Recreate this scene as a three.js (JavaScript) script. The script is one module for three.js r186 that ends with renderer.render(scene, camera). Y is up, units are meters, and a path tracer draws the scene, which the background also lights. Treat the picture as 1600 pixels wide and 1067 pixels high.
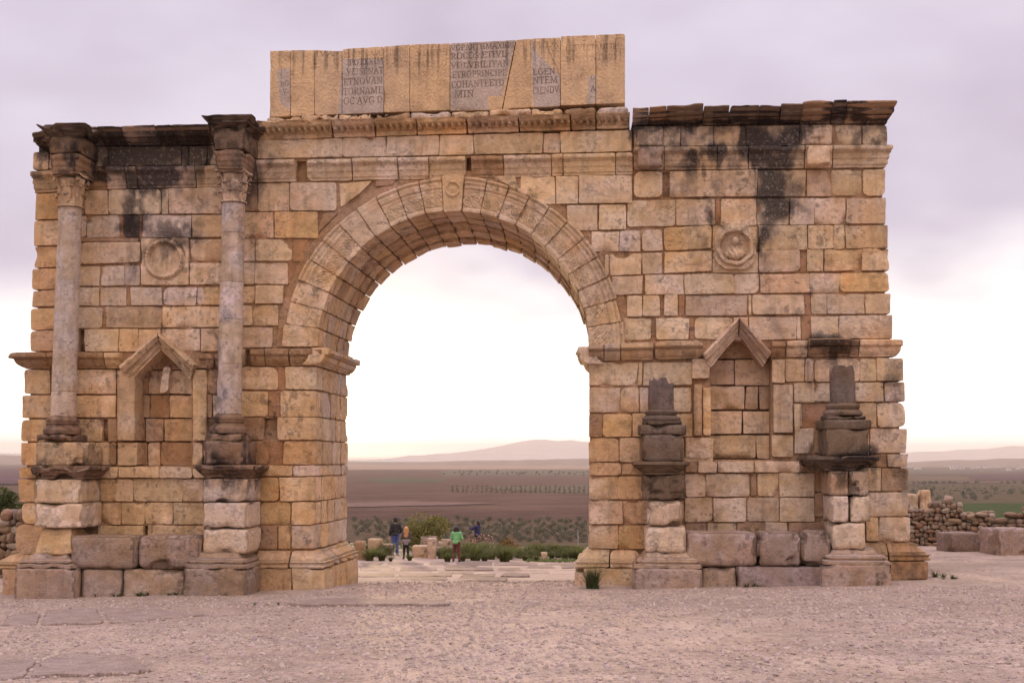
import * as THREE from 'three';
import { mergeGeometries, mergeVertices } from 'three/addons/utils/BufferGeometryUtils.js';
import { ImprovedNoise } from 'three/addons/math/ImprovedNoise.js';
import { MarchingCubes } from 'three/addons/objects/MarchingCubes.js';

// ------------------------------------------------------------------ camera, sky, sun, exposure
const scene = new THREE.Scene();
const FOCAL = 2000, PITCH = Math.atan(183.5 / FOCAL), YAW = Math.atan(168 / FOCAL), EYE = new THREE.Vector3(3.68, 2.75, 28);
const camera = new THREE.PerspectiveCamera(2 * Math.atan(533.5 / FOCAL) * 180 / Math.PI, 1024 / 682, 0.1, 60000);
camera.rotation.order = 'YXZ';
camera.rotation.set(PITCH, YAW, 0.003);
camera.position.copy(EYE);
camera.updateMatrixWorld(true);
scene.add(camera);

const rayDir = (px, py) => new THREE.Vector3(px - 800, 533.5 - py, -FOCAL).applyQuaternion(camera.quaternion).normalize();
const SUN_DIR = rayDir(532, 640);
const sun = new THREE.DirectionalLight(0xffdba6, 4.6);
sun.position.copy(SUN_DIR).multiplyScalar(120);
sun.target.position.set(0, 0, 0);
sun.castShadow = true;
sun.shadow.radius = 4;
sun.shadow.mapSize.set(2048, 2048);
Object.assign(sun.shadow.camera, { left: -25, right: 25, top: 25, bottom: -25, near: 1, far: 260 });
scene.add(sun, sun.target);

const renderer = new THREE.WebGLRenderer({ antialias: true });
renderer.toneMapping = THREE.LinearToneMapping;
renderer.toneMappingExposure = 1.0;
renderer.shadowMap.enabled = true;
renderer.setSize(1024, 682);

// ------------------------------------------------------------------ random numbers and noise
function rng(seed) { let a = seed >>> 0; return () => { a = (a + 0x6D2B79F5) | 0; let t = Math.imul(a ^ (a >>> 15), 1 | a); t = (t + Math.imul(t ^ (t >>> 7), 61 | t)) ^ t; return ((t ^ (t >>> 14)) >>> 0) / 4294967296; }; }
const rnd = rng(20611);
const PN = new ImprovedNoise();
const n3 = (x, y, z) => PN.noise(x + 37.3, y + 91.7, z + 13.1);
const fb3 = (x, y, z) => n3(x, y, z) * 0.6 + n3(x * 2.1, y * 2.1, z * 2.1) * 0.3 + n3(x * 4.3, y * 4.3, z * 4.3) * 0.15;
const HASH = new Float32Array(65536); { const r = rng(99); for (let i = 0; i < 65536; i++) HASH[i] = r(); }
function vn(x, y, per = 256) {           // value noise, repeats every `per` cells
  const xf = Math.floor(x), yf = Math.floor(y); let fx = x - xf, fy = y - yf;
  const x0 = ((xf % per) + per) % per, y0 = ((yf % per) + per) % per, x1 = (x0 + 1) % per, y1 = (y0 + 1) % per;
  fx = fx * fx * (3 - 2 * fx); fy = fy * fy * (3 - 2 * fy);
  const a = HASH[y0 * 256 + x0], b = HASH[y0 * 256 + x1], c = HASH[y1 * 256 + x0], d = HASH[y1 * 256 + x1];
  return a + (b - a) * fx + (c - a) * fy + (a - b - c + d) * fx * fy;
}
const fbm = (x, y, per = 256, oct = 4) => { let s = 0, a = 0.5, t = 0; for (let o = 0; o < oct; o++) { s += a * vn(x + o * 17, y + o * 31, Math.min(256, per)); t += a; a *= 0.5; x *= 2; y *= 2; per *= 2; } return s / t; };
const clamp = (x, a = 0, b = 1) => Math.min(b, Math.max(a, x));
const sm = (a, b, x) => { const t = clamp((x - a) / (b - a)); return t * t * (3 - 2 * t); };
const mix = (a, b, t) => a + (b - a) * t;
const toS = (c) => 255 * clamp(c <= 0.0031308 ? c * 12.92 : 1.055 * Math.pow(c, 1 / 2.4) - 0.055);
const lin = (r, g, b) => [r, g, b].map((v) => { v /= 255; return v <= 0.04045 ? v / 12.92 : Math.pow((v + 0.055) / 1.055, 2.4); });

// ------------------------------------------------------------------ the sky: low sun under high, streaked cloud
{
  const W = 2048, H = 1024, d = new Float32Array(W * H * 4), v = new THREE.Vector3();
  const fwd = rayDir(800, 533.5), az0 = Math.atan2(fwd.x, -fwd.z), azS = Math.atan2(SUN_DIR.x, -SUN_DIR.z);
  for (let j = 0; j < H; j++) for (let i = 0; i < W; i++) {
    const el = ((j + 0.5) / H - 0.5) * Math.PI, th = ((i + 0.5) / W - 0.5) * 2 * Math.PI;
    v.set(Math.cos(el) * Math.cos(th), Math.sin(el), Math.cos(el) * Math.sin(th));
    const e = el * 180 / Math.PI, az = Math.atan2(v.x, -v.z);
    let da = az - az0; da = Math.atan2(Math.sin(da), Math.cos(da)) * 180 / Math.PI;
    let dS = az - azS; dS = Math.atan2(Math.sin(dS), Math.cos(dS)) * 180 / Math.PI;
    const west = 0.5 + 0.5 * Math.cos(dS * Math.PI / 180);
    // cloud sheet: brighter overhead, as overcast skies are
    const u = da / 11 , w = e / 3.4;
    const per = 33;                                          // 360 / 11 is near 33 cells
    let c = 0;
    if (e > -2) c = (fbm(u + 60.4, w * 0.7 + 3.0, per, 4) - 0.5) * 0.5 + (fbm(u * 3 + 9, w * 2.2, per * 3, 4) - 0.5) * 0.2;
    const lift = sm(16, 75, e);
    const base = mix(0.71, 1.95, lift);
    const east = 1 + 0.5 * (1 - west) * sm(0, 25, e + 8);
    let r = base * east * mix(0.975, 1.05, 1 - west), g = base * east * 0.872, b = base * east * mix(1.06, 0.88, 1 - west);
    c += 0.15 * Math.exp(-(((da + 9) / 8) ** 2) - ((e - 15) / 4) ** 2) - 0.13 * Math.exp(-(((da - 19) / 9) ** 2) - ((e - 14.5) / 3.6) ** 2) - 0.12 * Math.exp(-(((da + 19) / 6) ** 2) - ((e - 17) / 3.5) ** 2);
    const sh = 1 + c * mix(0.75, 0.35, lift);
    r *= sh; g *= sh * (1 + c * 0.12); b *= sh * (1 - Math.max(0, c) * 0.05);
    // the open strip of bright air under the cloud, widest to the west
    const edge = 5.3 + c * 9 + 2.3 * sm(6, 19, da) - 0.6 * sm(-8, -20, da), clear = (1 - sm(edge - 3.4, edge + 3.6, e)) * Math.pow(west, 1.5);
    const hz = 1 + 0.5 * (1 - sm(0, 4.5, e)); r = mix(r, 1.7 * hz, clear); g = mix(g, 1.63 * hz, clear); b = mix(b, 1.5 * hz, clear);
    // glow round the sun
    const ang = v.angleTo(SUN_DIR) * 180 / Math.PI, glow = Math.exp(-ang / 2.0) * 6 + Math.exp(-ang / 5) * 0.32;
    r += glow * 1.0; g += glow * 0.82; b += glow * 0.38;
    if (e < 0) { const k = sm(0, -6, e); r = mix(r, 0.22, k); g = mix(g, 0.17, k); b = mix(b, 0.15, k); }
    d.set([r, g, b, 1], (j * W + i) * 4);
  }
  const t = new THREE.DataTexture(d, W, H, THREE.RGBAFormat, THREE.FloatType);
  t.mapping = THREE.EquirectangularReflectionMapping; t.magFilter = t.minFilter = THREE.LinearFilter; t.wrapS = THREE.RepeatWrapping; t.needsUpdate = true;
  scene.background = t; scene.environment = t;
  scene.backgroundIntensity = 1; scene.environmentIntensity = 1;
}
scene.fog = new THREE.FogExp2(0xfff8ee, 0.000065);

// ------------------------------------------------------------------ helpers for building and naming
const counts = {};
const numbered = (n) => { counts[n] = (counts[n] ?? -1) + 1; return counts[n] ? n + '_' + String(counts[n]).padStart(3, '0') : n; };
function tag(o, label, category, group, kind) { if (label) o.userData.label = label; if (category) o.userData.category = category; if (group) o.userData.group = group; if (kind) o.userData.kind = kind; return o; }
function add(o, parent) { (parent ?? scene).add(o); return o; }
function mesh(name, g, m, parent) { const o = new THREE.Mesh(g, m); o.name = parent ? name : numbered(name); o.castShadow = o.receiveShadow = true; return add(o, parent); }
function group(name, parent, pos) { const o = new THREE.Group(); o.name = parent ? name : numbered(name); if (pos) o.position.set(...pos); return add(o, parent); }
function copyOf(src, label) { const c = src.clone(); c.name = numbered(src.name.replace(/_\d{3}$/, '')); c.userData = { ...src.userData }; if (label) c.userData.label = label; return add(c); }
// where the line of sight through a point of the 1600 x 1067 photograph meets an upright plane at z, or a level one at y
const P = (px, py, z = 0) => { const d = rayDir(px, py), t = (z - EYE.z) / d.z; return EYE.clone().addScaledVector(d, t); };
const PY = (px, py, y) => { const d = rayDir(px, py), t = (y - EYE.y) / d.y; return EYE.clone().addScaledVector(d, t); };
const PD = (px, py, dist) => EYE.clone().addScaledVector(rayDir(px, py), dist);

function tex(w, h, fill, srgb = true) {
  const d = new Uint8Array(w * h * 4);
  for (let j = 0; j < h; j++) for (let i = 0; i < w; i++) { const o = (j * w + i) * 4, c = fill(i / w, j / h, i, j); d[o] = c[0]; d[o + 1] = c[1]; d[o + 2] = c[2]; d[o + 3] = 255; }
  const t = new THREE.DataTexture(d, w, h); t.wrapS = t.wrapT = THREE.RepeatWrapping; t.magFilter = THREE.LinearFilter; t.minFilter = THREE.LinearMipmapLinearFilter; t.generateMipmaps = true;
  if (srgb) t.colorSpace = THREE.SRGBColorSpace; t.needsUpdate = true; return t;
}

// ------------------------------------------------------------------ stone: one weathering map laid over the whole monument in metres, and a fine relief
const WX0 = -10.6, WW = 21.2, WY0 = -0.7, WH = 13.25;
const stainsAndRecess = [];                        // soot, black lichen and a darkened left medallion recess, by photograph rectangle: x0 y0 x1 y1 strength
for (const s of `163 200 338 262 1.0;195 255 265 302 .95;192 300 232 372 .75;186 378 218 450 .5;226 300 330 336 .35;140 194 170 262 .75;86 192 118 240 .5;118 240 166 285 .85;38 210 88 242 .9;46 266 84 286 .7
225 355 296 392 .7;234 380 282 402 .8;226 398 236 430 .5;405 190 480 200 .35;700 176 760 190 .5;830 176 1000 196 .45;980 168 1398 197 1.0;992 196 1042 262 .5;1060 198 1120 226 .55;1075 228 1122 262 .95;1115 200 1135 228 .3;1140 200 1168 268 .35;1163 196 1253 262 .95;1180 258 1235 345 .9;1232 262 1262 308 .6
1180 345 1218 388 .85;1186 388 1212 432 .5;1092 320 1120 354 .85;1140 228 1165 262 .6;1086 350 1116 428 .4;1196 430 1226 530 .4;1374 196 1390 228 .7;1378 352 1394 428 .35;1372 558 1414 595 .4;1380 597 1416 628 .6;1380 629 1416 708 .35;1379 731 1420 767 .6;1395 600 1420 860 .25;1290 706 1380 736 .9;1262 529 1328 556 .95;1228 534 1262 556 .4;1034 531 1082 548 .5
1040 197 1250 228 .6;1002 172 1395 212 .6;165 205 400 296 .3;1060 230 1250 300 .4;168 228 325 262 .8;168 262 310 300 .5;342 500 366 645 .6;346 320 364 440 .35;95 330 116 430 .2;66 652 130 690 .6;316 648 384 690 .75;1380 848 1456 906 .45;370 180 412 300 .55;333 180 380 236 .75;390 548 412 572 .35;1076 562 1114 600 .2;300 720 402 750 .8;40 727 100 750 .7;60 690 80 727 .4;85 688 140 727 .45;30 700 60 740 .1;1330 770 1300 780 .3`.split(/[;\n]/)) {
  const [x0, y0, x1, y1, k] = s.split(' ').map(Number), a = P(x0, y1), b = P(x1, y0);
  stainsAndRecess.push([a.x, a.y, b.x, b.y, k]);
}
const orange = [];
for (const s of `48 385 92 455;48 300 92 345;48 455 92 550;30 650 54 785;400 330 500 372;405 745 440 785;1190 428 1260 460;1038 360 1060 392;1316 425 1340 456;990 225 1000 270;436 690 490 730;610 190 910 216;540 190 650 216;1080 600 1090 690;910 680 1005 745;955 745 1005 860;230 620 300 725;395 690 420 727;960 640 1000 690`.split(';')) {
  const [x0, y0, x1, y1] = s.split(' ').map(Number), a = P(x0, y1), b = P(x1, y0); orange.push([a.x, a.y, b.x, b.y]);
}
const soft = (x, y, r, m) => sm(-m, m * 0.6, Math.min(x - r[0], r[2] - x)) * sm(-m, m * 0.6, Math.min(y - r[1], r[3] - y));
const wallTex = tex(2048, 1280, (u, v) => {
  const x = WX0 + u * WW, y = WY0 + v * WH;
  const big = fbm(x * 0.55 + 3, y * 0.55 + 8, 256, 3), mid = fbm(x * 2.6 + 40, y * 3.1 + 11, 256, 4), fine = fbm(x * 13 + 5, y * 13 + 90, 256, 3), grain = vn(x * 44, y * 44) - 0.5;
  const streak = fbm(x * 5.5 + 70, y * 0.6 + 20, 256, 4), seam = fbm(x * 0.9 + 7, y * 9 + 60, 256, 3);
  let [r, g, b] = [0.6, 0.452, 0.298];
  const hue = sm(0.35, 0.65, big * 0.5 + mid * 0.5);             // ochre to pinkish grey
  r *= mix(1.0, 0.98, hue); g *= mix(0.94, 1.02, hue); b *= mix(0.84, 1.14, hue);
  let k = 1 + (mid - 0.5) * 0.36 + (fine - 0.5) * 0.3 + grain * 0.13 + (seam - 0.5) * 0.16;
  const pits = sm(0.63, 0.75, vn(x * 19 + 3, y * 21 + 7)) * sm(0.45, 0.6, mid); k *= 1 - 0.24 * pits;
  const run = sm(0.55, 0.72, streak); k *= 1 - 0.14 * run;
  let o = sm(0.57, 0.75, fbm(x * 1.1 + 90, y * 1.3 + 44, 256, 4)) * 0.3;
  for (const q of orange) o = Math.max(o, soft(x, y, q, 0.16) * sm(0.25, 0.5, mid) * 0.55);
  r *= mix(1, 0.98, o); g *= mix(1, 0.76, o); b *= mix(1, 0.55, o);
  const pale = sm(0.66, 0.78, fbm(x * 1.9 + 130, y * 1.6 + 9, 256, 4)); k *= 1 + 0.18 * pale; b *= 1 + 0.08 * pale;
  const rid = Math.abs(fbm(x * 2.3 + 61, y * 2.9 + 17, 256, 4) - 0.5), crack = (1 - sm(0.004, 0.014, rid)) * sm(0.48, 0.6, fbm(x * 0.9 + 19, y * 0.9 + 47, 256, 2)); k *= 1 - 0.34 * crack; const scab = sm(0.6, 0.68, fbm(x * 5 + 140, y * 6 + 33, 256, 4)); k *= 1 - 0.16 * scab;
  r *= k; g *= k; b *= k;
  const X = x, Y = y; let s = 0; { const wx = (fbm(X * 1.7 + 11, Y * 1.7 + 3, 256, 3) - 0.5) * 1.1, wy = (fbm(X * 1.5 + 71, Y * 1.5 + 53, 256, 3) - 0.5) * 0.8, x = X + wx, y = Y + wy; for (const q of stainsAndRecess) { if (x < q[0] - 0.5 || x > q[2] + 0.5 || y < q[1] - 1.1 || y > q[3] + 0.5) continue; s = Math.max(s, soft(x, y, q, 0.34) * q[4]); if (y < q[1] + 0.2) s = Math.max(s, q[4] * 0.9 * sm(q[1] - 1.0, q[1] + 0.2, y) * sm(-0.1, 0.15, Math.min(x - q[0], q[2] - x)) * sm(0.42, 0.62, fbm(X * 4.5 + 33, Y * 0.5 + 5, 256, 3))); } }
  const lich = fbm(x * 7 + 15, y * 5 + 77, 256, 5) * 0.62 + fbm(x * 4.5 + 33, y * 0.8 + 5, 256, 4) * 0.38;
  let t = s > 0 ? sm(0.62 - s * 0.56, 0.86 - s * 0.46, lich) * Math.min(1, s * 1.2) : 0;
  t = Math.max(t, 0.5 * sm(0.69, 0.77, fbm(x * 7 + 215, y * 7 + 3, 256, 3)) * sm(0.5, 0.62, fbm(x * 0.8 + 31, y * 0.8 + 5, 256, 2)));
  const spark = sm(0.7, 0.85, vn(x * 33 + 9, y * 33)) * 0.12;
  r = mix(r, 0.05 + spark, t * 0.93); g = mix(g, 0.04 + spark, t * 0.93); b = mix(b, 0.037 + spark, t * 0.93);
  return [toS(r), toS(g), toS(b)];
});
wallTex.wrapS = wallTex.wrapT = THREE.MirroredRepeatWrapping;
const grainTex = tex(1024, 1024, (u, v) => {      // one tile is 1.6 m
  const a = fbm(u * 12, v * 12, 12, 4), b = fbm(u * 48 + 5, v * 48, 48, 3), c = vn(u * 160, v * 160, 160), p = sm(0.62, 0.8, vn(u * 70, v * 70, 70));
  const s = 255 * clamp(0.45 + (a - 0.5) * 0.8 + (b - 0.5) * 0.6 + (c - 0.5) * 0.22 - p * 0.3); return [s, s, s];
}, false);
const bumpOf = (tile) => { const t = grainTex.clone(); t.channel = 1; t.repeat.set(1 / tile, 1 / tile); t.needsUpdate = true; return t; };
const grain16 = bumpOf(1.6);
const stoneMat = new THREE.MeshPhysicalMaterial({ specularIntensity: 0.4, name: 'weathered limestone', map: wallTex, bumpMap: grain16, bumpScale: 0.015, roughness: 0.94, vertexColors: true });
const mortarMat = new THREE.MeshStandardMaterial({ name: 'lime mortar', map: wallTex, bumpMap: bumpOf(0.7), bumpScale: 0.03, roughness: 1, color: new THREE.Color(0.8, 0.66, 0.56) });

// ------------------------------------------------------------------ shaping stones
function boxUV(g) {                      // uv: place on the monument; uv1: metres for the fine relief
  const p = g.attributes.position, n = g.attributes.normal, a = new Float32Array(p.count * 2), b = new Float32Array(p.count * 2);
  for (let i = 0; i < p.count; i++) {
    const X = p.getX(i), Y = p.getY(i), Z = p.getZ(i), nx = Math.abs(n.getX(i)), ny = Math.abs(n.getY(i)), nz = Math.abs(n.getZ(i));
    let u, v; if (nz >= nx && nz >= ny * 0.8) { u = X; v = Y; } else if (nx >= ny) { u = X - Z; v = Y; } else { u = X; v = Y + Z; }
    a[i * 2] = (u - WX0) / WW; a[i * 2 + 1] = (v - WY0) / WH; b[i * 2] = u; b[i * 2 + 1] = v;
  }
  g.setAttribute('uv', new THREE.BufferAttribute(a, 2)); g.setAttribute('uv1', new THREE.BufferAttribute(b, 2)); return g;
}
function turnUV(g, x, z, r) { const p = g.attributes.position, a = g.attributes.uv, b = g.attributes.uv1; for (let i = 0; i < p.count; i++) { const u = x + Math.atan2(p.getX(i) - x, p.getZ(i) - z) * r; a.setX(i, (u - WX0) / WW); a.setY(i, (p.getY(i) - WY0) / WH); b.setXY(i, u, p.getY(i)); } return g; }
function paint(g, c) { const n = g.attributes.position.count, a = new Float32Array(n * 3); for (let i = 0; i < n; i++) a.set(c, i * 3); g.setAttribute('color', new THREE.BufferAttribute(a, 3)); return g; }
const TINT = { '.': [1, 1, 1], o: [1.0, 0.92, 0.78], p: [0.98, 1.0, 1.08], g: [0.84, 0.84, 0.85], h: [0.78, 0.75, 0.75], q: [0.36, 0.33, 0.335], l: [0.68, 0.66, 0.74], k: [0.27, 0.255, 0.26], d: [0.62, 0.52, 0.45], m: [0.66, 0.5, 0.42], v: [0.84, 0.81, 0.82], V: [0.56, 0.545, 0.65], K: [0.42, 0.38, 0.4], w: [1.03, 0.98, 0.92], b: [0.82, 0.74, 0.68] };
function tint(code, r = rnd) { const t = TINT[code] ?? TINT['.'], k = 0.88 + r() * 0.21, h = (r() - 0.5) * 0.1; return [t[0] * k * (1 - h * 0.2), t[1] * k, t[2] * k * (1 + h * 1.6)]; }
// A stone whose worn face is F(s, t, w): s, t in metres over the face, w outwards. Its sides run back by `depth`.
function stoneGeo(F, W, H, o = {}) {
  const cell = o.cell ?? 0.055, b = Math.min(o.bevel ?? 0.008, W * 0.2, H * 0.2), depth = o.depth ?? 0.5, sd = o.seed ?? rnd() * 100, wear = o.wear ?? 0.012, rough = o.rough ?? 0.008, relief = o.relief;
  const line = (L) => { const n = Math.max(2, Math.round((L - 2 * b) / cell)), r = [0, b * 0.35, b]; for (let i = 1; i < n; i++) r.push(b + (L - 2 * b) * i / n); r.push(L - b, L - b * 0.35, L); return r; };
  const S = line(W), T = o.lines ? [0, b * 0.35, b, ...o.lines.filter((v) => v * H > b * 1.3 && v * H < H - b * 1.3).map((v) => v * H), H - b, H - b * 0.35, H] : line(H);
  const rc = (o.round ?? 0.03), mxr = Math.min(W, H) * 0.5, R = [0, 1, 2, 3].map((i) => Math.min(mxr, o.round2 !== undefined ? o.round2 : rc * (0.35 + 1.5 * Math.abs(n3(sd + i * 3.7, 1.5, 2.2)) * 2)));
  const ns = S.length, nt = T.length, pos = [], idx = [], v = new THREE.Vector3(), bl = [0, 0.72, 1];
  for (let j = 0; j < nt; j++) for (let i = 0; i < ns; i++) {
    let s = S[i], t = T[j];
    const left = s < W / 2, low = t < H / 2, r = R[(left ? 0 : 1) + (low ? 0 : 2)], ds = left ? s : W - s, dt = low ? t : H - t;
    if (ds < r && dt < r) { const x = (r - ds) / r, y = (r - dt) / r, q = Math.hypot(x, y), f = q > 0 ? Math.max(x, y) / q : 1, s2 = r - x * f * r, t2 = r - y * f * r; s = left ? s2 : W - s2; t = low ? t2 : H - t2; }
    const e = Math.min(i, j, ns - 1 - i, nt - 1 - j), dE = Math.min(S[i], W - S[i], T[j], H - T[j]);
    const q1 = n3(s * 4 + sd, t * 4 - sd, sd * 1.3), q2 = n3(s * 11 - sd, t * 11 + sd, 4.4);
    const pull = wear * (0.45 + 0.8 * q1 + 0.5 * q2) * Math.exp(-dE / 0.05);
    s += (s < W / 2 ? 1 : -1) * Math.max(0, pull) * (Math.min(S[i], W - S[i]) < 0.12 ? 1 : 0);
    t += (t < H / 2 ? 1 : -1) * Math.max(0, pull) * (Math.min(T[j], H - T[j]) < 0.12 ? 1 : 0);
    let w = e < 2 ? -b * (1 - bl[e]) * 1.1 : 0;
    w += rough * (n3(s * 3.1 + sd, t * 3.1, sd) * 1.2 + n3(s * 9, t * 9 + sd, sd) * 0.5) - Math.max(0, n3(s * 2.3 - sd, t * 2.3, 7.7) - 0.12) * Math.exp(-dE / 0.09) * (o.chip ?? 0.12);
    if (relief) w += relief(s / W, t / H, s, t);
    F(s, t, w, v); pos.push(v.x, v.y, v.z);
  }
  for (let j = 0; j < nt - 1; j++) for (let i = 0; i < ns - 1; i++) { const a = j * ns + i, c = a + ns; idx.push(a, a + 1, c, a + 1, c + 1, c); }
  // sides, with vertices of their own so that the arris stays crisp
  const loop = [];
  for (let i = 0; i < ns - 1; i++) loop.push(i);
  for (let j = 0; j < nt - 1; j++) loop.push(j * ns + ns - 1);
  for (let i = ns - 1; i > 0; i--) loop.push((nt - 1) * ns + i);
  for (let j = nt - 1; j > 0; j--) loop.push(j * ns);
  const nl = loop.length, rings = Math.max(1, Math.round(depth / (o.sideCell ?? 0.2))), st = pos.length / 3, B = new THREE.Vector3(), A = new THREE.Vector3();
  const ij = (k) => [S[k % ns], T[Math.floor(k / ns)]];
  for (let q = 0; q <= rings; q++) for (const k of loop) {
    A.fromArray(pos, k * 3);
    const [s0, t0] = ij(k); F(s0, t0, 0, v); F(s0, t0, -depth, B); B.sub(v);
    const f = q / rings, jig = q ? 0.006 : 0; A.addScaledVector(B, f);
    pos.push(A.x + jig * n3(A.x * 7, A.y * 7, A.z * 7), A.y + jig * n3(A.y * 7, A.z * 7, A.x * 7), A.z);
  }
  for (let q = 0; q < rings; q++) for (let k = 0; k < nl; k++) { const k2 = (k + 1) % nl, a = st + q * nl + k, a2 = st + q * nl + k2, c = a + nl, c2 = a2 + nl; idx.push(a, c, a2, a2, c, c2); }
  const g = new THREE.BufferGeometry(); g.setAttribute('position', new THREE.Float32BufferAttribute(pos, 3)); g.setIndex(idx); g.computeVertexNormals();
  return paint(boxUV(g), o.color ?? tint(o.code ?? '.'));
}
// four corners (top left, top right, bottom right, bottom left; world x, y pairs) on the upright plane at z
function quadStone(c, z, o = {}) {
  const [tl, tr, br, bl] = c, W = (Math.hypot(tr[0] - tl[0], tr[1] - tl[1]) + Math.hypot(br[0] - bl[0], br[1] - bl[1])) / 2, H = (Math.hypot(tl[0] - bl[0], tl[1] - bl[1]) + Math.hypot(tr[0] - br[0], tr[1] - br[1])) / 2, gp = o.gap ?? 0.007;
  const prof = o.prof, eL = +(o.endL ?? 0), eR = +(o.endR ?? 0);
  return stoneGeo((s, t, w, out) => {
    const u = (gp + s / W * (W - 2 * gp)) / W, v = (gp + t / H * (H - 2 * gp)) / H;
    const px = prof ? prof(clamp(t / H)) : 0;
    const bx = bl[0] + (br[0] - bl[0]) * u, by = bl[1] + (br[1] - bl[1]) * u, tx = tl[0] + (tr[0] - tl[0]) * u, ty = tl[1] + (tr[1] - tl[1]) * u;
    let x = bx + (tx - bx) * v; const y = by + (ty - by) * v;
    if (eL) x -= px * (1 - u) * eL; if (eR) x += px * u * eR;
    out.set(x, y, z + w + px);
  }, W, H, o);
}
// upright block between photograph points, its front at z
const pxQuad = (x0, y0, x1, y1, z = 0) => [P(x0, y0, z), P(x1, y0, z), P(x1, y1, z), P(x0, y1, z)].map((p) => [p.x, p.y]);

// A free block: rounded, worn on all sides, base centre at the origin, front towards +z. inset(v) narrows it with height.
function blockGeo(w, h, d, o = {}) {
  const cell = o.cell ?? 0.06, sd = o.seed ?? rnd() * 100, r = Math.min(o.round ?? 0.03, w / 2, h / 2, d / 2), q = (L) => Math.max(3, Math.min(60, Math.round(L / cell)));
  let g = new THREE.BoxGeometry(w, h, d, q(w), o.rows ?? q(h), q(d));
  g.deleteAttribute('uv'); g.deleteAttribute('normal'); g = mergeVertices(g, 1e-5);
  const p = g.attributes.position;
  for (let i = 0; i < p.count; i++) {
    let x = p.getX(i), y = p.getY(i), z = p.getZ(i); const v = y / h + 0.5;
    const ix = clamp(x, -w / 2 + r, w / 2 - r), iy = clamp(y, -h / 2 + r, h / 2 - r), iz = clamp(z, -d / 2 + r, d / 2 - r), dx = x - ix, dy = y - iy, dz = z - iz, L = Math.hypot(dx, dy, dz);
    if (L > r) { x = ix + dx / L * r; y = iy + dy / L * r; z = iz + dz / L * r; }
    if (o.inset) { const k = o.inset(v); x *= Math.max(0.02, 1 - 2 * k / w); z *= Math.max(0.02, 1 - 2 * k / d); }
    const a = o.rough ?? 0.012, nn = fb3(x * 3 + sd, y * 3 + sd * 0.7, z * 3) * 1.4, edge = (Math.abs(p.getX(i)) > w / 2 - 0.12) + (Math.abs(p.getY(i)) > h / 2 - 0.12) + (Math.abs(p.getZ(i)) > d / 2 - 0.12);
    const chip = edge >= 2 ? Math.max(0, n3(x * 2.6 + sd, y * 2.6, z * 2.6 - sd) - 0.05) * (o.chip ?? 0.14) : 0;
    const m = Math.hypot(x, y, z) || 1;
    x += (nn * a - chip * 0.8) * Math.sign(x) * (Math.abs(x) > w / 2 - 0.15 ? 1 : 0.2) * (o.flatX ? 0.2 : 1); y += (nn * a - chip) * Math.sign(y) * (Math.abs(y) > h / 2 - 0.15 ? 1 : 0.2); z += (nn * a - chip * 0.8) * Math.sign(z);
    if (o.warp) [x, y, z] = o.warp(x, y, z, v);
    p.setXYZ(i, x, y + h / 2, z);
  }
  g.computeVertexNormals(); return g;
}
// finish a free geometry: placed first in the world so that its weathering is its own
function finish(g, pos, color, ry = 0) { const m = new THREE.Matrix4().makeRotationY(ry); m.setPosition(...pos); g.applyMatrix4(m); return paint(boxUV(g), color); }

// ------------------------------------------------------------------ the arch
const DEEP = 3.34, JL = P(494, 650).x, JR = P(920, 650).x, CY = P(706, 541).y, RAD = (JR - JL) / 2, CX = (JL + JR) / 2, ROUT = RAD + 0.78;
const arch = group('triumphal_arch');
tag(arch, 'ruined ancient stone triumphal arch with inscribed attic, two standing columns and a bright opening', 'arch');
const gb = (x) => 0.026 * clamp(x, -11, 11) - 0.01;        // ground level along the foot of the arch

// profiles: how far a course stands out, bottom (0) to top (1)
const fascia = (v) => v < 0.16 ? 0.0 : v < 0.42 ? 0.03 : v < 0.68 ? 0.06 : v < 0.76 ? 0.1 : v < 0.97 ? 0.135 : 0.1;
const corniceP = (v) => v < 0.15 ? 0.06 : v < 0.3 ? 0.1 + (v - 0.15) * 0.8 : v < 0.42 ? 0.24 : v < 0.68 ? 0.34 : v < 0.94 ? 0.36 + 0.12 * Math.sin((v - 0.68) / 0.26 * 1.57) : 0.46;
const impostP = (v) => v < 0.12 ? 0.03 : v < 0.5 ? 0.06 + 0.12 * Math.sin((v - 0.12) / 0.38 * 1.57) : v < 0.62 ? 0.19 : v < 0.95 ? 0.28 : 0.24;
const baseP = (v) => v < 0.1 ? 0.3 : v < 0.36 ? 0.32 - 0.05 * Math.sin((v - 0.1) / 0.26 * 3.1) : v < 0.5 ? 0.23 : v < 0.85 ? 0.22 - (v - 0.5) / 0.35 * 0.16 : 0.05;
const PROF = { fascia, cornice: corniceP, impost: impostP, base: baseP, worn: (v) => 0.5 * impostP(v), small: (v) => 0.6 * fascia(v) };
const LINES = { fascia: [0.15, 0.165, 0.41, 0.43, 0.67, 0.69, 0.75, 0.77, 0.85, 0.96], cornice: [0.07, 0.14, 0.16, 0.22, 0.29, 0.31, 0.41, 0.43, 0.55, 0.67, 0.69, 0.74, 0.8, 0.87, 0.93], impost: [0.11, 0.13, 0.2, 0.28, 0.36, 0.44, 0.49, 0.51, 0.61, 0.63, 0.75, 0.9, 0.94], base: [0.05, 0.1, 0.18, 0.27, 0.35, 0.37, 0.49, 0.51, 0.6, 0.7, 0.8, 0.86] };
LINES.worn = LINES.impost; LINES.small = LINES.fascia;

const hollows = [];
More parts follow.
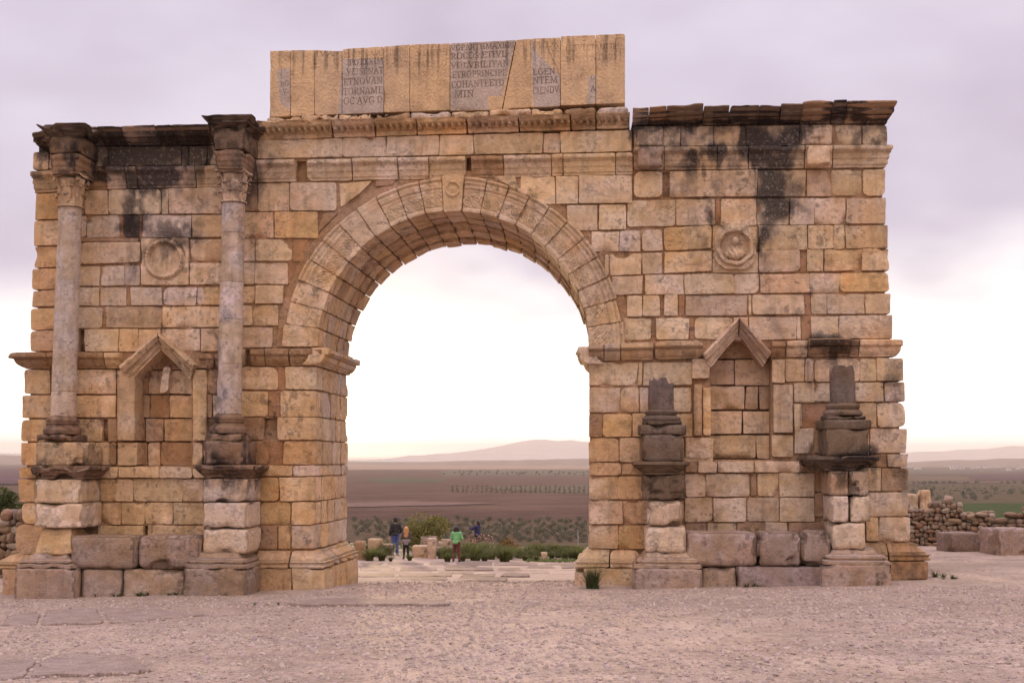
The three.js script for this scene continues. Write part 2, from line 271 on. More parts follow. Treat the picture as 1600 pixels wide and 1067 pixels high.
// a course: "y top-left y top-right y bottom-left y bottom-right; joints; one letter a stone (x = fallen out, m = mortar)"
function course(name, str, o = {}) {
  const [ys, js, cs = ''] = str.split(';').map((s) => s.trim()), [a, b, c, d] = ys.split(/\s+/).map(Number), X = js.split(/\s+/).map(Number), x0 = X[0], x1 = X[X.length - 1];
  for (let i = 0; i < X.length - 1; i++) {
    const code = cs[i] ?? '.';
    const f0 = (X[i] - x0) / (x1 - x0), f1 = (X[i + 1] - x0) / (x1 - x0), z = o.z ?? 0;
    const q = [[X[i], mix(a, b, f0)], [X[i + 1], mix(a, b, f1)], [X[i + 1], mix(c, d, f1)], [X[i], mix(c, d, f0)]].map(([x, y]) => { const p = P(x, y, z); return [Math.abs(x - 494) < 3 ? JL : Math.abs(x - 920) < 4 ? JR : p.x, p.y]; });
    if (code === 'x') { hollows.push(q); mesh('mortar_fill', quadStone(q, -0.16, { depth: 0.2, code: 'd', rough: 0.04, gap: -0.02, round: 0.01, chip: 0.3 }), stoneMat, arch); continue; }
    if (o.prof === 'cornice') { const d = 0.02 + (rnd() - 0.5) * 0.035, e = (rnd() - 0.5) * 0.03; q[0][1] += d; q[1][1] += d + e; }
    if (!o.prof) for (const c of q) { if (Math.abs(c[0] - JL) > 0.02 && Math.abs(c[0] - JR) > 0.02) c[0] += (rnd() - 0.5) * 0.035; c[1] += (rnd() - 0.5) * 0.02; }
    const deep = o.depth ?? 0.42 + rnd() * 0.15, m = code === 'm';
    const g = quadStone(q, z + (m ? -0.045 : (rnd() - 0.5) * (o.stagger ?? 0.05)), { depth: deep, code, wear: m ? 0.002 : (o.wear ?? 0.009) * (0.6 + rnd()), rough: o.rough ?? (m ? 0.016 : 0.006 + rnd() * 0.009), round: m ? 0.01 : (o.round ?? 0.02) * (0.5 + rnd() * 1.1) * (rnd() < 0.2 ? 2.8 : 1), chip: o.chip ?? (rnd() < 0.22 ? 0.3 : 0.04 + rnd() * 0.1), gap: m ? 0 : 0.0015 + rnd() * 0.0035, prof: o.prof && PROF[o.prof], lines: o.prof && LINES[o.prof], endL: i === 0 ? o.endL : 0, endR: i === X.length - 2 ? o.endR : 0, bevel: o.bevel });
    mesh(m ? 'mortar_fill' : name, g, stoneMat, arch);
  }
}
const courses = (name, text, o) => text.trim().split('\n').forEach((l) => course(name, l, o));

// left wing, outside the first column
courses('wall_stone', `237 235 266 264; 49 75 108; wg
303 301 344 342; 54 108; o
345 343 384 382; 52 108; w
386 384 419 417; 51 108; o
420 418 453 451; 49 108; o
454 452 480 478; 49 108; o
482 480 516 514; 47 108; o
517 515 549 548; 46 108; w
577 577 616 616; 36 78 108; wd
617 617 653 653; 33 108; o
655 655 690 690; 32 72 108; wo
692 692 727 727; 31 108; o
729 729 747 747; 28 108; o
748 748 785 785; 27 108; o
786 786 819 819; 32 108; w
820 820 866 866; 22 108; b`, { round: 0.045 });
course('cornice_stone', '214 208 238 232; 62 108; q', { prof: 'cornice', endL: 0.1, depth: 0.9, chip: 0.3, round: 0.08 });
course('architrave_stone', '268 266 302 298; 53 108; g', { prof: 'fascia', endL: 0.5 });
course('impost_stone', '551 551 577 575; 38 80 108; dd', { prof: 'impost', endL: true });
course('base_stone', '866 866 888 888; 16 108; b', { prof: 'base', endL: true });
course('plinth_stone', '889 889 934 934; 2 60 108; bb', { z: 0.28, depth: 0.6 });
// left wing, between the columns
courses('wall_stone', `297 292 336 334; 108 130 168 252 262 362; dw..w.
337 335 371 371; 108 134 186 192 216 222 299 362; .pmkmpw
378 377 414 410; 108 127 218; ww
373 372 408 408; 296 362; w
415 414 447 446; 108 155 193 218; .pg
410 410 445 445; 296 362; p
449 448 478 477; 108 154 196 203 253 306 318 362; ..mpp.ow
479 478 513 512; 108 159 164 252 362; .mvw
514 513 550 550; 108 122 131 184 215; .x.w
514 512 549 549; 215 251 312 362; w.w
577 577 616 616; 108 181; w
577 577 616 616; 323 362; d
617 617 653 653; 108 181; w
617 617 653 653; 323 332 362; d.
654 654 690 690; 108 159 167 182; .xd
654 654 690 690; 322 362; d
691 691 727 727; 108 148 171 182; w.d
691 691 727 727; 316 362; o
748 748 784 784; 108 155 179 207 285 318 362; oow.wo
785 785 820 820; 108 157 189 226 269 318 362; ooww.d
821 821 846 846; 108 150 224 230 320 362; dwxw.
848 848 930 930; 108 240 362; dd`);
course('sill_stone', '729 729 747 747; 108 138 184 247 300 362; .wwwo', { z: 0.07 });
course('wall_stone', '371 371 377.5 377.5; 108 216; d', { round: 0.01 });
courses('frieze_stone', '229 227 261 258; 108 168 283 294 323 362; ghhwhw');
course('cornice_stone', '207 203 229 226; 108 163 200 252 277 336 362; hqhqqhh', { prof: 'cornice', depth: 0.9, chip: 0.2, round: 0.02, wear: 0.006 });
course('architrave_stone', '262 259 297 292; 108 167 197 215 307 362; dwghww', { prof: 'fascia' });
course('impost_stone', '551 551 576 576; 108 165 190; dow', { prof: 'worn', rough: 0.03, chip: 0.3 });
course('impost_stone', '552 552 577 577; 312 336 362; dd', { prof: 'worn', rough: 0.03, chip: 0.3 });
// the niche in the left wing: its back wall
courses('niche_stone', `548 548 578 578; 206 296; d
579 579 616 616; 206 232 264 306; dbw
617 617 653 653; 206 233 264 306; bdw
654 654 690 690; 206 226 255 306; dbo
691 691 728 728; 206 230 250 306; dwd`, { z: -0.46, depth: 0.2, rough: 0.022 });

// between the left column and the opening
courses('wall_stone', `286 284 330 329; 362 402 452 526; d..
331 330 372 372; 362 427 497; .o
373 373 408 408; 362 398 456 480; ..m
410 410 444 444; 362 397 449 463; ..m
446 446 474 475; 362 397 443; w.
476 476 509 509; 362 394 434; wo
511 511 543 543; 362 426; w
573 573 609 609; 362 434 445 494; wm.
610 610 651 651; 362 418 438 494; omo
652 652 688 688; 362 410 432 494; dxo
689 689 726 726; 362 392 420 441 494; ddmo
727 727 744 744; 362 392 456 494; .op
746 745 784 783; 362 403 436 494; dow
785 784 821 820; 362 402 454 494; wow
822 821 859 858; 362 402 433 454 494; .dbp`, { depth: 0.6 });
course('frieze_stone', '220 203 249 237; 362 399 534 603 686 740 849 876 988; ....p...', {});
course('architrave_stone', '252 239 286 273; 362 402 462 479 551 622 670 728 736 787 862 880 962 989; ..x....xd.w..', { prof: 'fascia' });
course('impost_stone', '545 545 572 572; 362 382 392 415 452 494; .xddd', { prof: 'worn', rough: 0.035, chip: 0.3, endR: true });
course('base_stone', '860 860 887 887; 402 455 494; bp', { prof: 'base', endR: true, depth: 0.6 });
course('plinth_stone', '888 888 926 923; 400 455 496; bp', { z: 0.3, depth: 0.8 });

// right wing
courses('wall_stone', `275 273 320 318; 812 868 904 988; ...
267 264 309 306; 990 1036 1046 1184 1260 1299 1349 1384; .xvgb..
321 319 361 359; 886 935 979; ..
312 308 354 350; 980 1056 1118 1126 1183 1234 1274 1323 1386; .vmwg...
362 358 393 393; 925 967 1002 1036; .p.
356 351 392 388; 1037 1112; o
352 350 391 388; 1186 1263 1303 1322 1388; g...
397 394 431 428; 944 952 1003 1036; ...
393 391 427 424; 1037 1113; o
390 388 426 422; 1186 1250 1262 1288 1348 1390; vm.w.
432 430 462 460; 957 1005; .
429 425 461 456; 1008 1069 1147 1187 1266 1313 1391; ...w.o
462 459 495 493; 980 1004 1032 1037 1060 1070; p.m.m
462 458 494 490; 1070 1169 1176 1258 1268 1293 1352 1393; v.pm...
497 495 532 530; 974 1019 1025 1077 1086 1146; .m.m.
495 492 532 529; 1146 1170 1246 1252 1268 1311 1395; wp.m.p
566 566 603 601; 920 997 1005 1082; .o.
561 559 597 595; 1228 1259 1272 1344 1371 1412; w.w.
605 605 645 645; 920 969 999 1014 1082; .w..
598 596 629 628; 1240 1274 1336 1382 1414; ...g
646 646 683 683; 920 942 988 1010 1082; dowo
630 629 668 668; 1240 1254 1342 1371 1416; .m..
684 684 722 722; 920 968 1001 1070 1114; w.ow
669 669 709 708; 1241 1272 1300 1359 1418; .dw.
724 723 743 742; 920 971 1072; oo
710 709 731 730; 1272 1300 1358 1387 1420; d.dp
744 743 781 781; 920 967 1070; wo
782 782 819 819; 920 973 1070; wo
820 820 858 858; 920 967 1070; wo
732 731 768 767; 1272 1300 1377 1420; d.b
769 769 808 807; 1272 1300 1354 1420; d.p
808 808 847 846; 1285 1353 1374 1424; dop
740 739 777 776; 1070 1103 1173 1183 1218 1274; p.dw.
778 777 816 815; 1070 1115 1167 1219 1274; v.v.
817 816 850 850; 1070 1106 1152 1196 1232 1288; d.dwd
852 852 917 915; 1064 1180 1290; dd`, { depth: 0.55 });
course('sill_stone', '721 720 739 738; 1070 1091 1121 1178 1251 1274; dw.wd', { z: 0.06 });
course('frieze_stone', '198 194 229 226; 990 1037 1064 1115 1166 1250 1301 1348 1387; g.gvg...');
course('cornice_stone', '178 170 197 192; 988 1014 1041 1098; gdq', { prof: 'cornice', depth: 0.9, chip: 0.18, round: 0.02, wear: 0.006 });
course('cornice_stone', '174 172 196 193; 1098 1138 1184 1217 1250; qqqq', { prof: 'cornice', depth: 0.9, chip: 0.18, round: 0.02, wear: 0.006 });
course('cornice_stone', '168 166 195 192; 1250 1298 1319 1386; dqd', { prof: 'cornice', depth: 0.9, endR: 0.3, chip: 0.18, round: 0.02, wear: 0.006 });
course('architrave_stone', '230 227 266 262; 990 1038 1121 1170 1257 1301 1386; gvggw.', { prof: 'fascia', endR: true });
course('impost_stone', '539 536 565 562; 920 944 970 1021; b.o', { prof: 'impost' });
course('impost_stone', '534 533 562 560; 1023 1098; b', { prof: 'impost' });
course('impost_stone', '533 532 559 558; 1205 1228 1262; dw', { prof: 'worn', rough: 0.03 });
course('impost_stone', '530 529 558 556; 1262 1327; d', { prof: 'impost' });
course('impost_stone', '531 530 558 557; 1327 1342 1402; dw', { prof: 'worn', rough: 0.04, endR: true, chip: 0.3 });
course('base_stone', '859 859 887 887; 920 953 1000; .w', { prof: 'base', endL: true, depth: 0.6 });
course('plinth_stone', '888 888 920 920; 912 947 1000; ww', { z: 0.3, depth: 0.8 });
course('base_stone', '848 848 876 875; 1340 1385 1428; bd', { prof: 'base', endR: true, depth: 0.6 });
course('plinth_stone', '877 877 908 906; 1345 1392 1452; bd', { z: 0.3, depth: 0.8 });
courses('niche_stone', `524 524 561 561; 1112 1196; d
562 562 602 602; 1108 1147 1206; bb
603 603 640 640; 1108 1165 1186 1206; wbb
642 642 678 678; 1108 1160 1206; ww
680 680 717 717; 1108 1182 1206; ww`, { z: -0.42, depth: 0.2 });

// slanting stones that meet the back of the ring
const poly = (name, pts, code, z = 0, o = {}) => mesh(name, quadStone(pts.map(([x, y]) => { const p = P(x, y, z); return [p.x, p.y]; }), z, { code, depth: 0.45, round: 0.03, ...o }), stoneMat, arch);
poly('wall_stone', [[528, 286], [584, 281], [560, 303], [531, 325]], 'w');
poly('wall_stone', [[585, 281], [622, 278], [612, 289], [586, 292]], 'd');
poly('wall_stone', [[760, 273], [806, 275], [812, 300], [790, 286]], '.');
poly('mortar_fill', [[505, 331], [530, 331], [500, 360], [490, 372]], 'd', -0.03);

// mortar bedding behind the ring of the arch, and the rubble core of the whole monument
function ringShape(r0, r1) { const s = new THREE.Shape(); s.absarc(CX, CY, r1, 0, Math.PI, false); s.lineTo(CX - r0, CY); s.absarc(CX, CY, r0, Math.PI, 0, true); return s; }
function extrude(shape, z0, z1, color) { const g = new THREE.ExtrudeGeometry(shape, { depth: z1 - z0, bevelEnabled: false, curveSegments: 40 }); g.translate(0, 0, z0); g.computeVertexNormals(); return paint(boxUV(g), color ?? [1, 1, 1]); }
mesh('mortar_bed', extrude(ringShape(RAD + 0.05, ROUT + 0.16), -0.6, -0.035), mortarMat, arch);
{
  const outline = () => { const s = new THREE.Shape(), pts = [[34, 935], [34, 860], [40, 700], [46, 590], [56, 545], [58, 300], [58, 222], [165, 212], [335, 208], [410, 215], [985, 205], [990, 181], [1250, 177], [1380, 174], [1380, 300], [1386, 545], [1404, 600], [1414, 850], [1414, 925]].map(([x, y]) => P(x, y)); pts.forEach((p, i) => i ? s.lineTo(p.x, p.y) : s.moveTo(p.x, p.y)); const f = P(926, 925), r = RAD + 0.06; s.lineTo(CX + r, f.y); s.lineTo(CX + r, CY); s.absarc(CX, CY, r, 0, Math.PI, false); s.lineTo(CX - r, f.y); s.closePath(); return s; };
  const hole = (x0, y0, x1, y1, xa, ya) => { const h = new THREE.Path(), p = [[x0, y1], [x1, y1], [x1, y0], [xa, ya], [x0, y0]].map(([x, y]) => P(x, y, -0.2)); p.forEach((q, i) => i ? h.lineTo(q.x, q.y) : h.moveTo(q.x, q.y)); h.closePath(); return h; };
  const front = outline(); front.holes.push(hole(208, 575, 302, 728, 250, 530), hole(1109, 560, 1204, 718, 1155, 510));
  for (const q of hollows) { const h = new THREE.Path(), cx = (q[0][0] + q[2][0]) / 2, cy = (q[0][1] + q[2][1]) / 2; [3, 2, 1, 0].forEach((k, i) => { const x = cx + (q[k][0] - cx) * 0.94, y = cy + (q[k][1] - cy) * 0.94; i ? h.lineTo(x, y) : h.moveTo(x, y); }); h.closePath(); front.holes.push(h); }
  mesh('rubble_core', extrude(front, -0.62, -0.062), mortarMat, arch);
  const at = new THREE.Shape(); [[418, 225], [970, 207], [970, 60], [880, 62], [600, 76], [426, 84]].map(([x, y]) => P(x, y, -0.4)).forEach((p, i) => i ? at.lineTo(p.x, p.y) : at.moveTo(p.x, p.y)); mesh('rubble_core', extrude(at, -1.5, -0.42), mortarMat, arch);
  mesh('rubble_core', extrude(outline(), -DEEP, -0.622), mortarMat, arch);
}

// ------------------------------------------------------------------ the ring of the arch and its vault
const NV = 23, dA = Math.PI / NV;
const vPoint = (r, a, z, out) => out.set(CX + r * Math.cos(a), CY + r * Math.sin(a), z);
const scroll = (s, t, k) => { const c = Math.hypot(((s * 2.2 + k) % 1) - 0.5, (t - 0.33) * 3.2); return 0.022 * Math.sin(c * 26 + k * 6) * (Math.abs(t - 0.33) < 0.17 ? 1 : 0); };
for (let k = 0; k < NV; k++) {
  const a0 = Math.PI - k * dA, a1 = a0 - dA, key = k === 11, lowPiece = k < 3, jr = (rnd() - 0.5) * 0.03, jz = (rnd() - 0.5) * 0.025 + (key ? 0.05 : 0);
  const r0 = RAD + jr + (key ? 0.0 : 0), r1 = ROUT + (rnd() - 0.5) * 0.06 + (key ? 0.04 : 0), W = dA * (r0 + r1) / 2, H = r1 - r0, gp = 0.0015 + rnd() * 0.003, plain = lowPiece || k === 6 || k === 7;
  const rel = key ? (s, t) => { const d = Math.hypot((s - 0.5) * W, (t - 0.6) * H); return d < 0.17 ? (d > 0.135 ? 0.03 : -0.01 + 0.03 * Math.exp(-d * d / 0.006)) : 0; }
    : (s, t) => (plain ? 0.25 : 1) * ((t > 0.9 ? 0.085 : t > 0.88 ? 0.03 : t > 0.79 ? 0.055 : t > 0.77 ? 0.02 : t > 0.68 ? 0.04 : t > 0.65 ? -0.005 : t > 0.6 ? 0.02 : t < 0.13 ? 0.02 : t < 0.16 ? -0.012 : 0) + scroll(s, t, k));
  // running anticlockwise gives outward faces
  const g = stoneGeo((s, t, w, out) => { const r = r0 + t, f = (gp + s / W * (W - 2 * gp)) / W; vPoint(r, a1 + 0 + (a0 - a1) * (1 - f), 0 + jz + w, out); }, W, H, { depth: 0.72, cell: 0.024, color: tint(k === 18 || k === 19 ? 'b' : 'w').map((v, i) => mix(v, [1, 0.98, 0.95][i], 0.55)), relief: rel, wear: 0.013, round: 0.03, sideCell: 0.14, chip: 0.1 });
  mesh(key ? 'keystone' : 'voussoir', g, stoneMat, arch);
}
const ZR = [-0.74, -1.36, -2.02, -2.66, -DEEP - 0.02];
for (let row = 0; row < 4; row++) for (let k = 0; k < NV; k++) {
  const a0 = Math.PI - k * dA, a1 = a0 - dA, am = (a0 + a1) / 2, drop = (row === 3 ? 0.2 : row === 2 ? 0.11 : row === 1 ? 0.05 : 0.01) * Math.sin(am), r0 = RAD - drop + (rnd() - 0.5) * (row === 3 ? 0.045 : 0.03);
  const z0 = ZR[row] + (rnd() - 0.5) * 0.05 * (row ? 1 : 0), z1 = ZR[row + 1] + (row === 3 ? (rnd() - 0.5) * 0.08 : 0), W = dA * r0, H = z0 - z1, tilt = (rnd() - 0.5) * 0.012;
  const g = stoneGeo((s, t, w, out) => { const f = (0.006 + s / W * (W - 0.012)) / W; vPoint(r0 + tilt * (f - 0.5) - w, a0 + (a1 - a0) * f, z1 + 0.005 + t / H * (H - 0.01), out); }, W, H, { depth: 0.4, cell: 0.07, code: '.owb'[Math.floor(rnd() * 4)], round: 0.03, rough: 0.012 });
  mesh('vault_stone', g, stoneMat, arch);
}
// the two jambs inside the passage
const jamY = [573, 609.5, 651.5, 688.5, 726.5, 744.5, 784, 820.5, 859];
for (const side of [-1, 1]) {
  const X = side < 0 ? JL : JR, F = (z0, z1, y0, y1, px, prof) => { const W = Math.abs(z1 - z0), H = y1 - y0; return [(s, t, w, out) => { const p = prof ? prof(t / H) : 0; const za = z1 + 0.005 + s / W * (W - 0.01); out.set(X + side * (-1) * (px + w + p), y0 + 0.005 + t / H * (H - 0.01), side < 0 ? z0 + z1 - za : za); }, W, H]; };
  const run = (name, z0, z1, y0, y1, px, n, o) => { let z = z0; const cuts = [z0]; for (let i = 1; i < n; i++) cuts.push(z0 + (z1 - z0) * (i + (rnd() - 0.5) * 0.5) / n); cuts.push(z1); for (let i = 0; i < n; i++) { const [f, W, H] = F(cuts[i], cuts[i + 1], y0, y1, px + (rnd() - 0.5) * 0.03, o?.prof); mesh(name, stoneGeo(f, W, H, { depth: 0.36, code: '.pwwo'[Math.floor(rnd() * 5)], round: 0.03 + rnd() * 0.03, chip: 0.18, ...o }), stoneMat, arch); } };
  for (let i = 0; i < 8; i++) run('jamb_stone', i === 5 || i === 0 ? -0.6 : -0.605, -DEEP, P(500, jamY[i + 1]).y, P(500, jamY[i]).y, i > 5 ? 0.02 : 0, 3 + Math.floor(rnd() * 2));
  run('impost_stone', 0.14, -DEEP - 0.12, P(500, 572).y, P(500, 543).y, 0.0, 5, { prof: impostP, lines: LINES.impost, chip: 0.2 });
  run('base_stone', -0.02, -DEEP - 0.1, P(500, 888).y, P(500, 860).y, 0.0, 5, { prof: baseP, lines: LINES.base, chip: 0.3 });
  run('plinth_stone', 0.28, -DEEP - 0.1, gb(X) - 0.3, P(500, 888).y, 0.3, 6, { chip: 0.2 });
}

// ------------------------------------------------------------------ pediments, pilasters and medallions
for (const [ax, ay, lx, ly, rx, ry, k, c] of [[249, 519, 188, 573, 308, 570, 1, 'ww'], [1155, 495, 1097, 553, 1206, 551, 1, 'wb']]) {
  const th = 24, z = 0.16;
  const band = (v) => v < 0.2 ? -0.06 : v < 0.45 ? 0 : v < 0.55 ? 0.06 : v < 0.75 ? 0.11 : 0.17;
  poly('pediment_stone', [[lx, ly], [ax, ay], [ax, ay + th + 3], [lx + 13, ly + th]], c[0], z, { depth: 0.62, prof: band, lines: [0.1, 0.19, 0.21, 0.44, 0.46, 0.54, 0.56, 0.74, 0.76, 0.9], round: 0.02 });
  poly('pediment_stone', [[ax, ay], [rx, ry], [rx - 13, ry + th], [ax, ay + th + 3]], c[1], z, { depth: 0.62, prof: band, lines: [0.1, 0.19, 0.21, 0.44, 0.46, 0.54, 0.56, 0.74, 0.76, 0.9], round: 0.02 });
}
const shaftRel = (s) => 0.09 * Math.sqrt(Math.max(0, 1 - Math.pow(2 * s - 1, 2)));
const pil = (x0, y0, x1, y1, code, z = 0.05, o = {}) => mesh('pilaster_stone', quadStone(pxQuad(x0, y0, x1, y1, z), z, { code, depth: 0.5, round: 0.025, ...o }), stoneMat, arch);
pil(182, 578, 211, 689, 'w', 0.06, { relief: shaftRel }); pil(182, 691, 214, 728, 'w', 0.05); pil(300, 577, 323, 689, 'o', 0.05, { relief: (s) => 0.6 * shaftRel(s) }); pil(299, 691, 316, 727, 'o', 0.04);
pil(190, 562, 214, 577, 'd', 0.05); pil(297, 562, 324, 576, 'd', 0.05);
pil(1081, 560, 1110, 592, 'w', 0.1); pil(1084, 600, 1098, 681, 'v', 0.1, { relief: shaftRel }); pil(1098, 605, 1112, 681, 'w', 0.02); pil(1071, 683, 1112, 717, 'w', 0.03);
pil(1206, 561, 1228, 599, 'w', 0.06); pil(1208, 600, 1240, 677, 'w', 0.05, { relief: (s) => (Math.abs(s - 0.42) < 0.05 ? -0.04 : 0.02) }); pil(1206, 679, 1241, 715, 'w', 0.04);
pil(1241, 630, 1252, 677, '.', 0.05); pil(1262, 562, 1272, 597, 'v', 0.05, { relief: shaftRel });
// pale broken streak of lime in the left niche
poly('niche_stone', [[254, 570], [266, 574], [262, 612], [246, 616]], 'p', -0.3, { depth: 0.2, round: 0.07, rough: 0.04, color: [1.25, 1.3, 1.4] });
{
  const q = pxQuad(219, 371, 295, 446, 0.02), W = q[1][0] - q[0][0], H = q[0][1] - q[3][1], cx = (256 - 219) / 76 * W, cy = (446 - 405) / 75 * H;
  mesh('medallion', quadStone(q, 0.035, { code: 'w', cell: 0.022, depth: 0.4, relief: (a, b, s, t) => { const d = Math.hypot(s - cx, t - cy); return d < 0.36 ? -0.055 : d < 0.47 ? -0.05 + 0.12 * Math.sqrt(Math.max(0, 1 - Math.pow((d - 0.415) / 0.055, 2))) + 0.01 * Math.sin(Math.atan2(t - cy, s - cx) * 30) : d < 0.5 ? -0.03 : 0; } }), stoneMat, arch);
  const q2 = pxQuad(1115, 348, 1183, 422, 0.1), W2 = q2[1][0] - q2[0][0], H2 = q2[0][1] - q2[3][1];
  mesh('medallion', quadStone(q2, 0.075, { code: 'w', cell: 0.02, depth: 0.4, round2: 0.36, wear: 0.03, relief: (a, b, s, t) => {
    const x = s - W2 / 2, y = t - H2 / 2, d = Math.hypot(x, y) * (1 + 0.03 * Math.cos(Math.atan2(y, x) * 7));
    if (d > 0.43) return 0.03; if (d > 0.335) return 0.085; if (d > 0.3) return 0.085 - (0.335 - d) * 4.6;
    const head = Math.hypot(x / 0.085, (y - 0.12) / 0.11), sh = Math.hypot(x / 0.25, (y + 0.17) / 0.16), nk = Math.hypot(x / 0.1, (y + 0.02) / 0.09);
    let h = -0.06; if (head < 1) h = Math.max(h, -0.05 + 0.17 * Math.sqrt(1 - head * head)); if (sh < 1) h = Math.max(h, -0.06 + 0.16 * Math.sqrt(1 - sh * sh) + 0.012 * Math.sin(x * 60 + y * 30)); if (nk < 1) h = Math.max(h, -0.05 + 0.09 * Math.sqrt(1 - nk * nk));
    return h;
  } }), stoneMat, arch);
  pil(1113, 393, 1186, 427, '.', -0.01); mesh('wall_stone', quadStone(pxQuad(1113, 352, 1186, 392, -0.02), -0.02, { code: 'o', depth: 0.4 }), stoneMat, arch);
}

// ------------------------------------------------------------------ pedestals, columns and what stands above them
const ZC = 0.6;
function part(parent, name, g, pos, code, ry = 0) { return mesh(name, finish(g, pos, typeof code === 'string' ? tint(code) : code, ry), stoneMat, parent); }
// a block whose front face fills the photograph's rectangle; zf is its front
function pxBlock(parent, name, x0, y0, x1, y1, zf, deep, code, o = {}) {
  const a = P(x0, y1, zf), b = P(x1, y0, zf); return part(parent, name, blockGeo(b.x - a.x, b.y - a.y, deep, o), [(a.x + b.x) / 2, a.y, zf - deep / 2], code);
}
const flare = (k) => (v) => k * (v < 0.22 ? 0 : v < 0.3 ? (v - 0.22) / 0.08 * 0.3 : v < 0.55 ? 0.3 - 0.1 * Math.sin((v - 0.3) / 0.25 * 3.14) : v < 0.62 ? 0.3 + (v - 0.55) / 0.07 * 0.35 : 0.65 + (v - 0.62) / 0.38 * 0.35);
const capFlare = (k) => (v) => k * (v > 0.72 ? 0 : v > 0.6 ? 0.25 : v > 0.2 ? 0.3 + (0.6 - v) / 0.4 * 0.6 : 1);
const ROWS = 26;
// a stepped attic base of a column as one turned stone on a square slab
function columnBase(parent, x, y0, y1, r, code) {
  const h = y1 - y0, sq = h * 0.3;
  part(parent, 'base_slab', blockGeo(r * 3.05, sq, r * 3.05, { round: 0.03, rough: 0.012 }), [x, y0, ZC], code);
  const pts = [], prof = (t) => t < 0.36 ? 1.42 + 0.1 * Math.sqrt(Math.max(0, 1 - Math.pow(t / 0.18 - 1, 2))) : t < 0.42 ? 1.36 : t < 0.62 ? 1.32 - 0.13 * Math.sin((t - 0.42) / 0.2 * 3.14) : t < 0.66 ? 1.3 : t < 0.9 ? 1.22 + 0.1 * Math.sqrt(Math.max(0, 1 - Math.pow((t - 0.78) / 0.12, 2))) : 1.1 - (t - 0.9) * 0.6;
  pts.push(new THREE.Vector2(0.01, 0)); for (let i = 0; i <= 36; i++) pts.push(new THREE.Vector2(r * prof(i / 36), (h - sq) * i / 36)); pts.push(new THREE.Vector2(0.01, h - sq));
  turnUV(part(parent, 'base', rough(new THREE.LatheGeometry(pts, 40), 0.008), [x, y0 + sq - 0.004, ZC], code).geometry, x, ZC, r);
}
function rough(g, a, f = 5) { const p = g.attributes.position, sd = rnd() * 90; for (let i = 0; i < p.count; i++) { const x = p.getX(i), y = p.getY(i), z = p.getZ(i), k = 1 + a / 0.3 * fb3(x * f + sd, y * f, z * f) * 1.2; p.setXYZ(i, x * k, y + a * 0.5 * n3(x * f, y * f + sd, z * f), z * k); } g.computeVertexNormals(); return g; }
function drum(parent, x, y0, y1, r0, r1, code, broken) {
  const pts = [new THREE.Vector2(0.01, 0), new THREE.Vector2(r0 - 0.008, 0), new THREE.Vector2(r0 - 0.002, 0.004)], n = Math.max(5, Math.round((y1 - y0) / 0.09)); for (let i = 0; i <= n; i++) { const e = i === 0 || i === n ? 0.003 : 0; pts.push(new THREE.Vector2(mix(r0, r1, i / n) - e, (y1 - y0) * i / n)); } pts.pop(); pts.push(new THREE.Vector2(r1, y1 - y0 - 0.006), new THREE.Vector2(r1 - 0.006, y1 - y0), new THREE.Vector2(0.01, y1 - y0));
  const g = new THREE.LatheGeometry(pts, 48), p = g.attributes.position, sd = rnd() * 80, h = y1 - y0;
  for (let i = 0; i < p.count; i++) { let X = p.getX(i), Y = p.getY(i), Z = p.getZ(i); const k = 1 + 0.008 * fb3(X * 3 + sd, Y * 2, Z * 3) - Math.max(0, n3(X * 2.5, Y * 2.2 + sd, Z * 2.5) - 0.32) * 0.13; const fl = broken ? 1 - 0.045 * Math.pow(Math.abs(Math.sin(Math.atan2(Z, X) * 7)), 0.6) : 1; X *= k * fl; Z *= k * fl; if (broken && Y > h * 0.55) Y -= (Y - h * 0.55) * (0.25 + 0.9 * Math.max(0, n3(X * 5 + sd, 3, Z * 5) + 0.2)); p.setXYZ(i, X, Y, Z); }
  g.computeVertexNormals(); turnUV(part(parent, 'shaft_drum', g, [x, y0, ZC], code).geometry, x, ZC, r0);
}
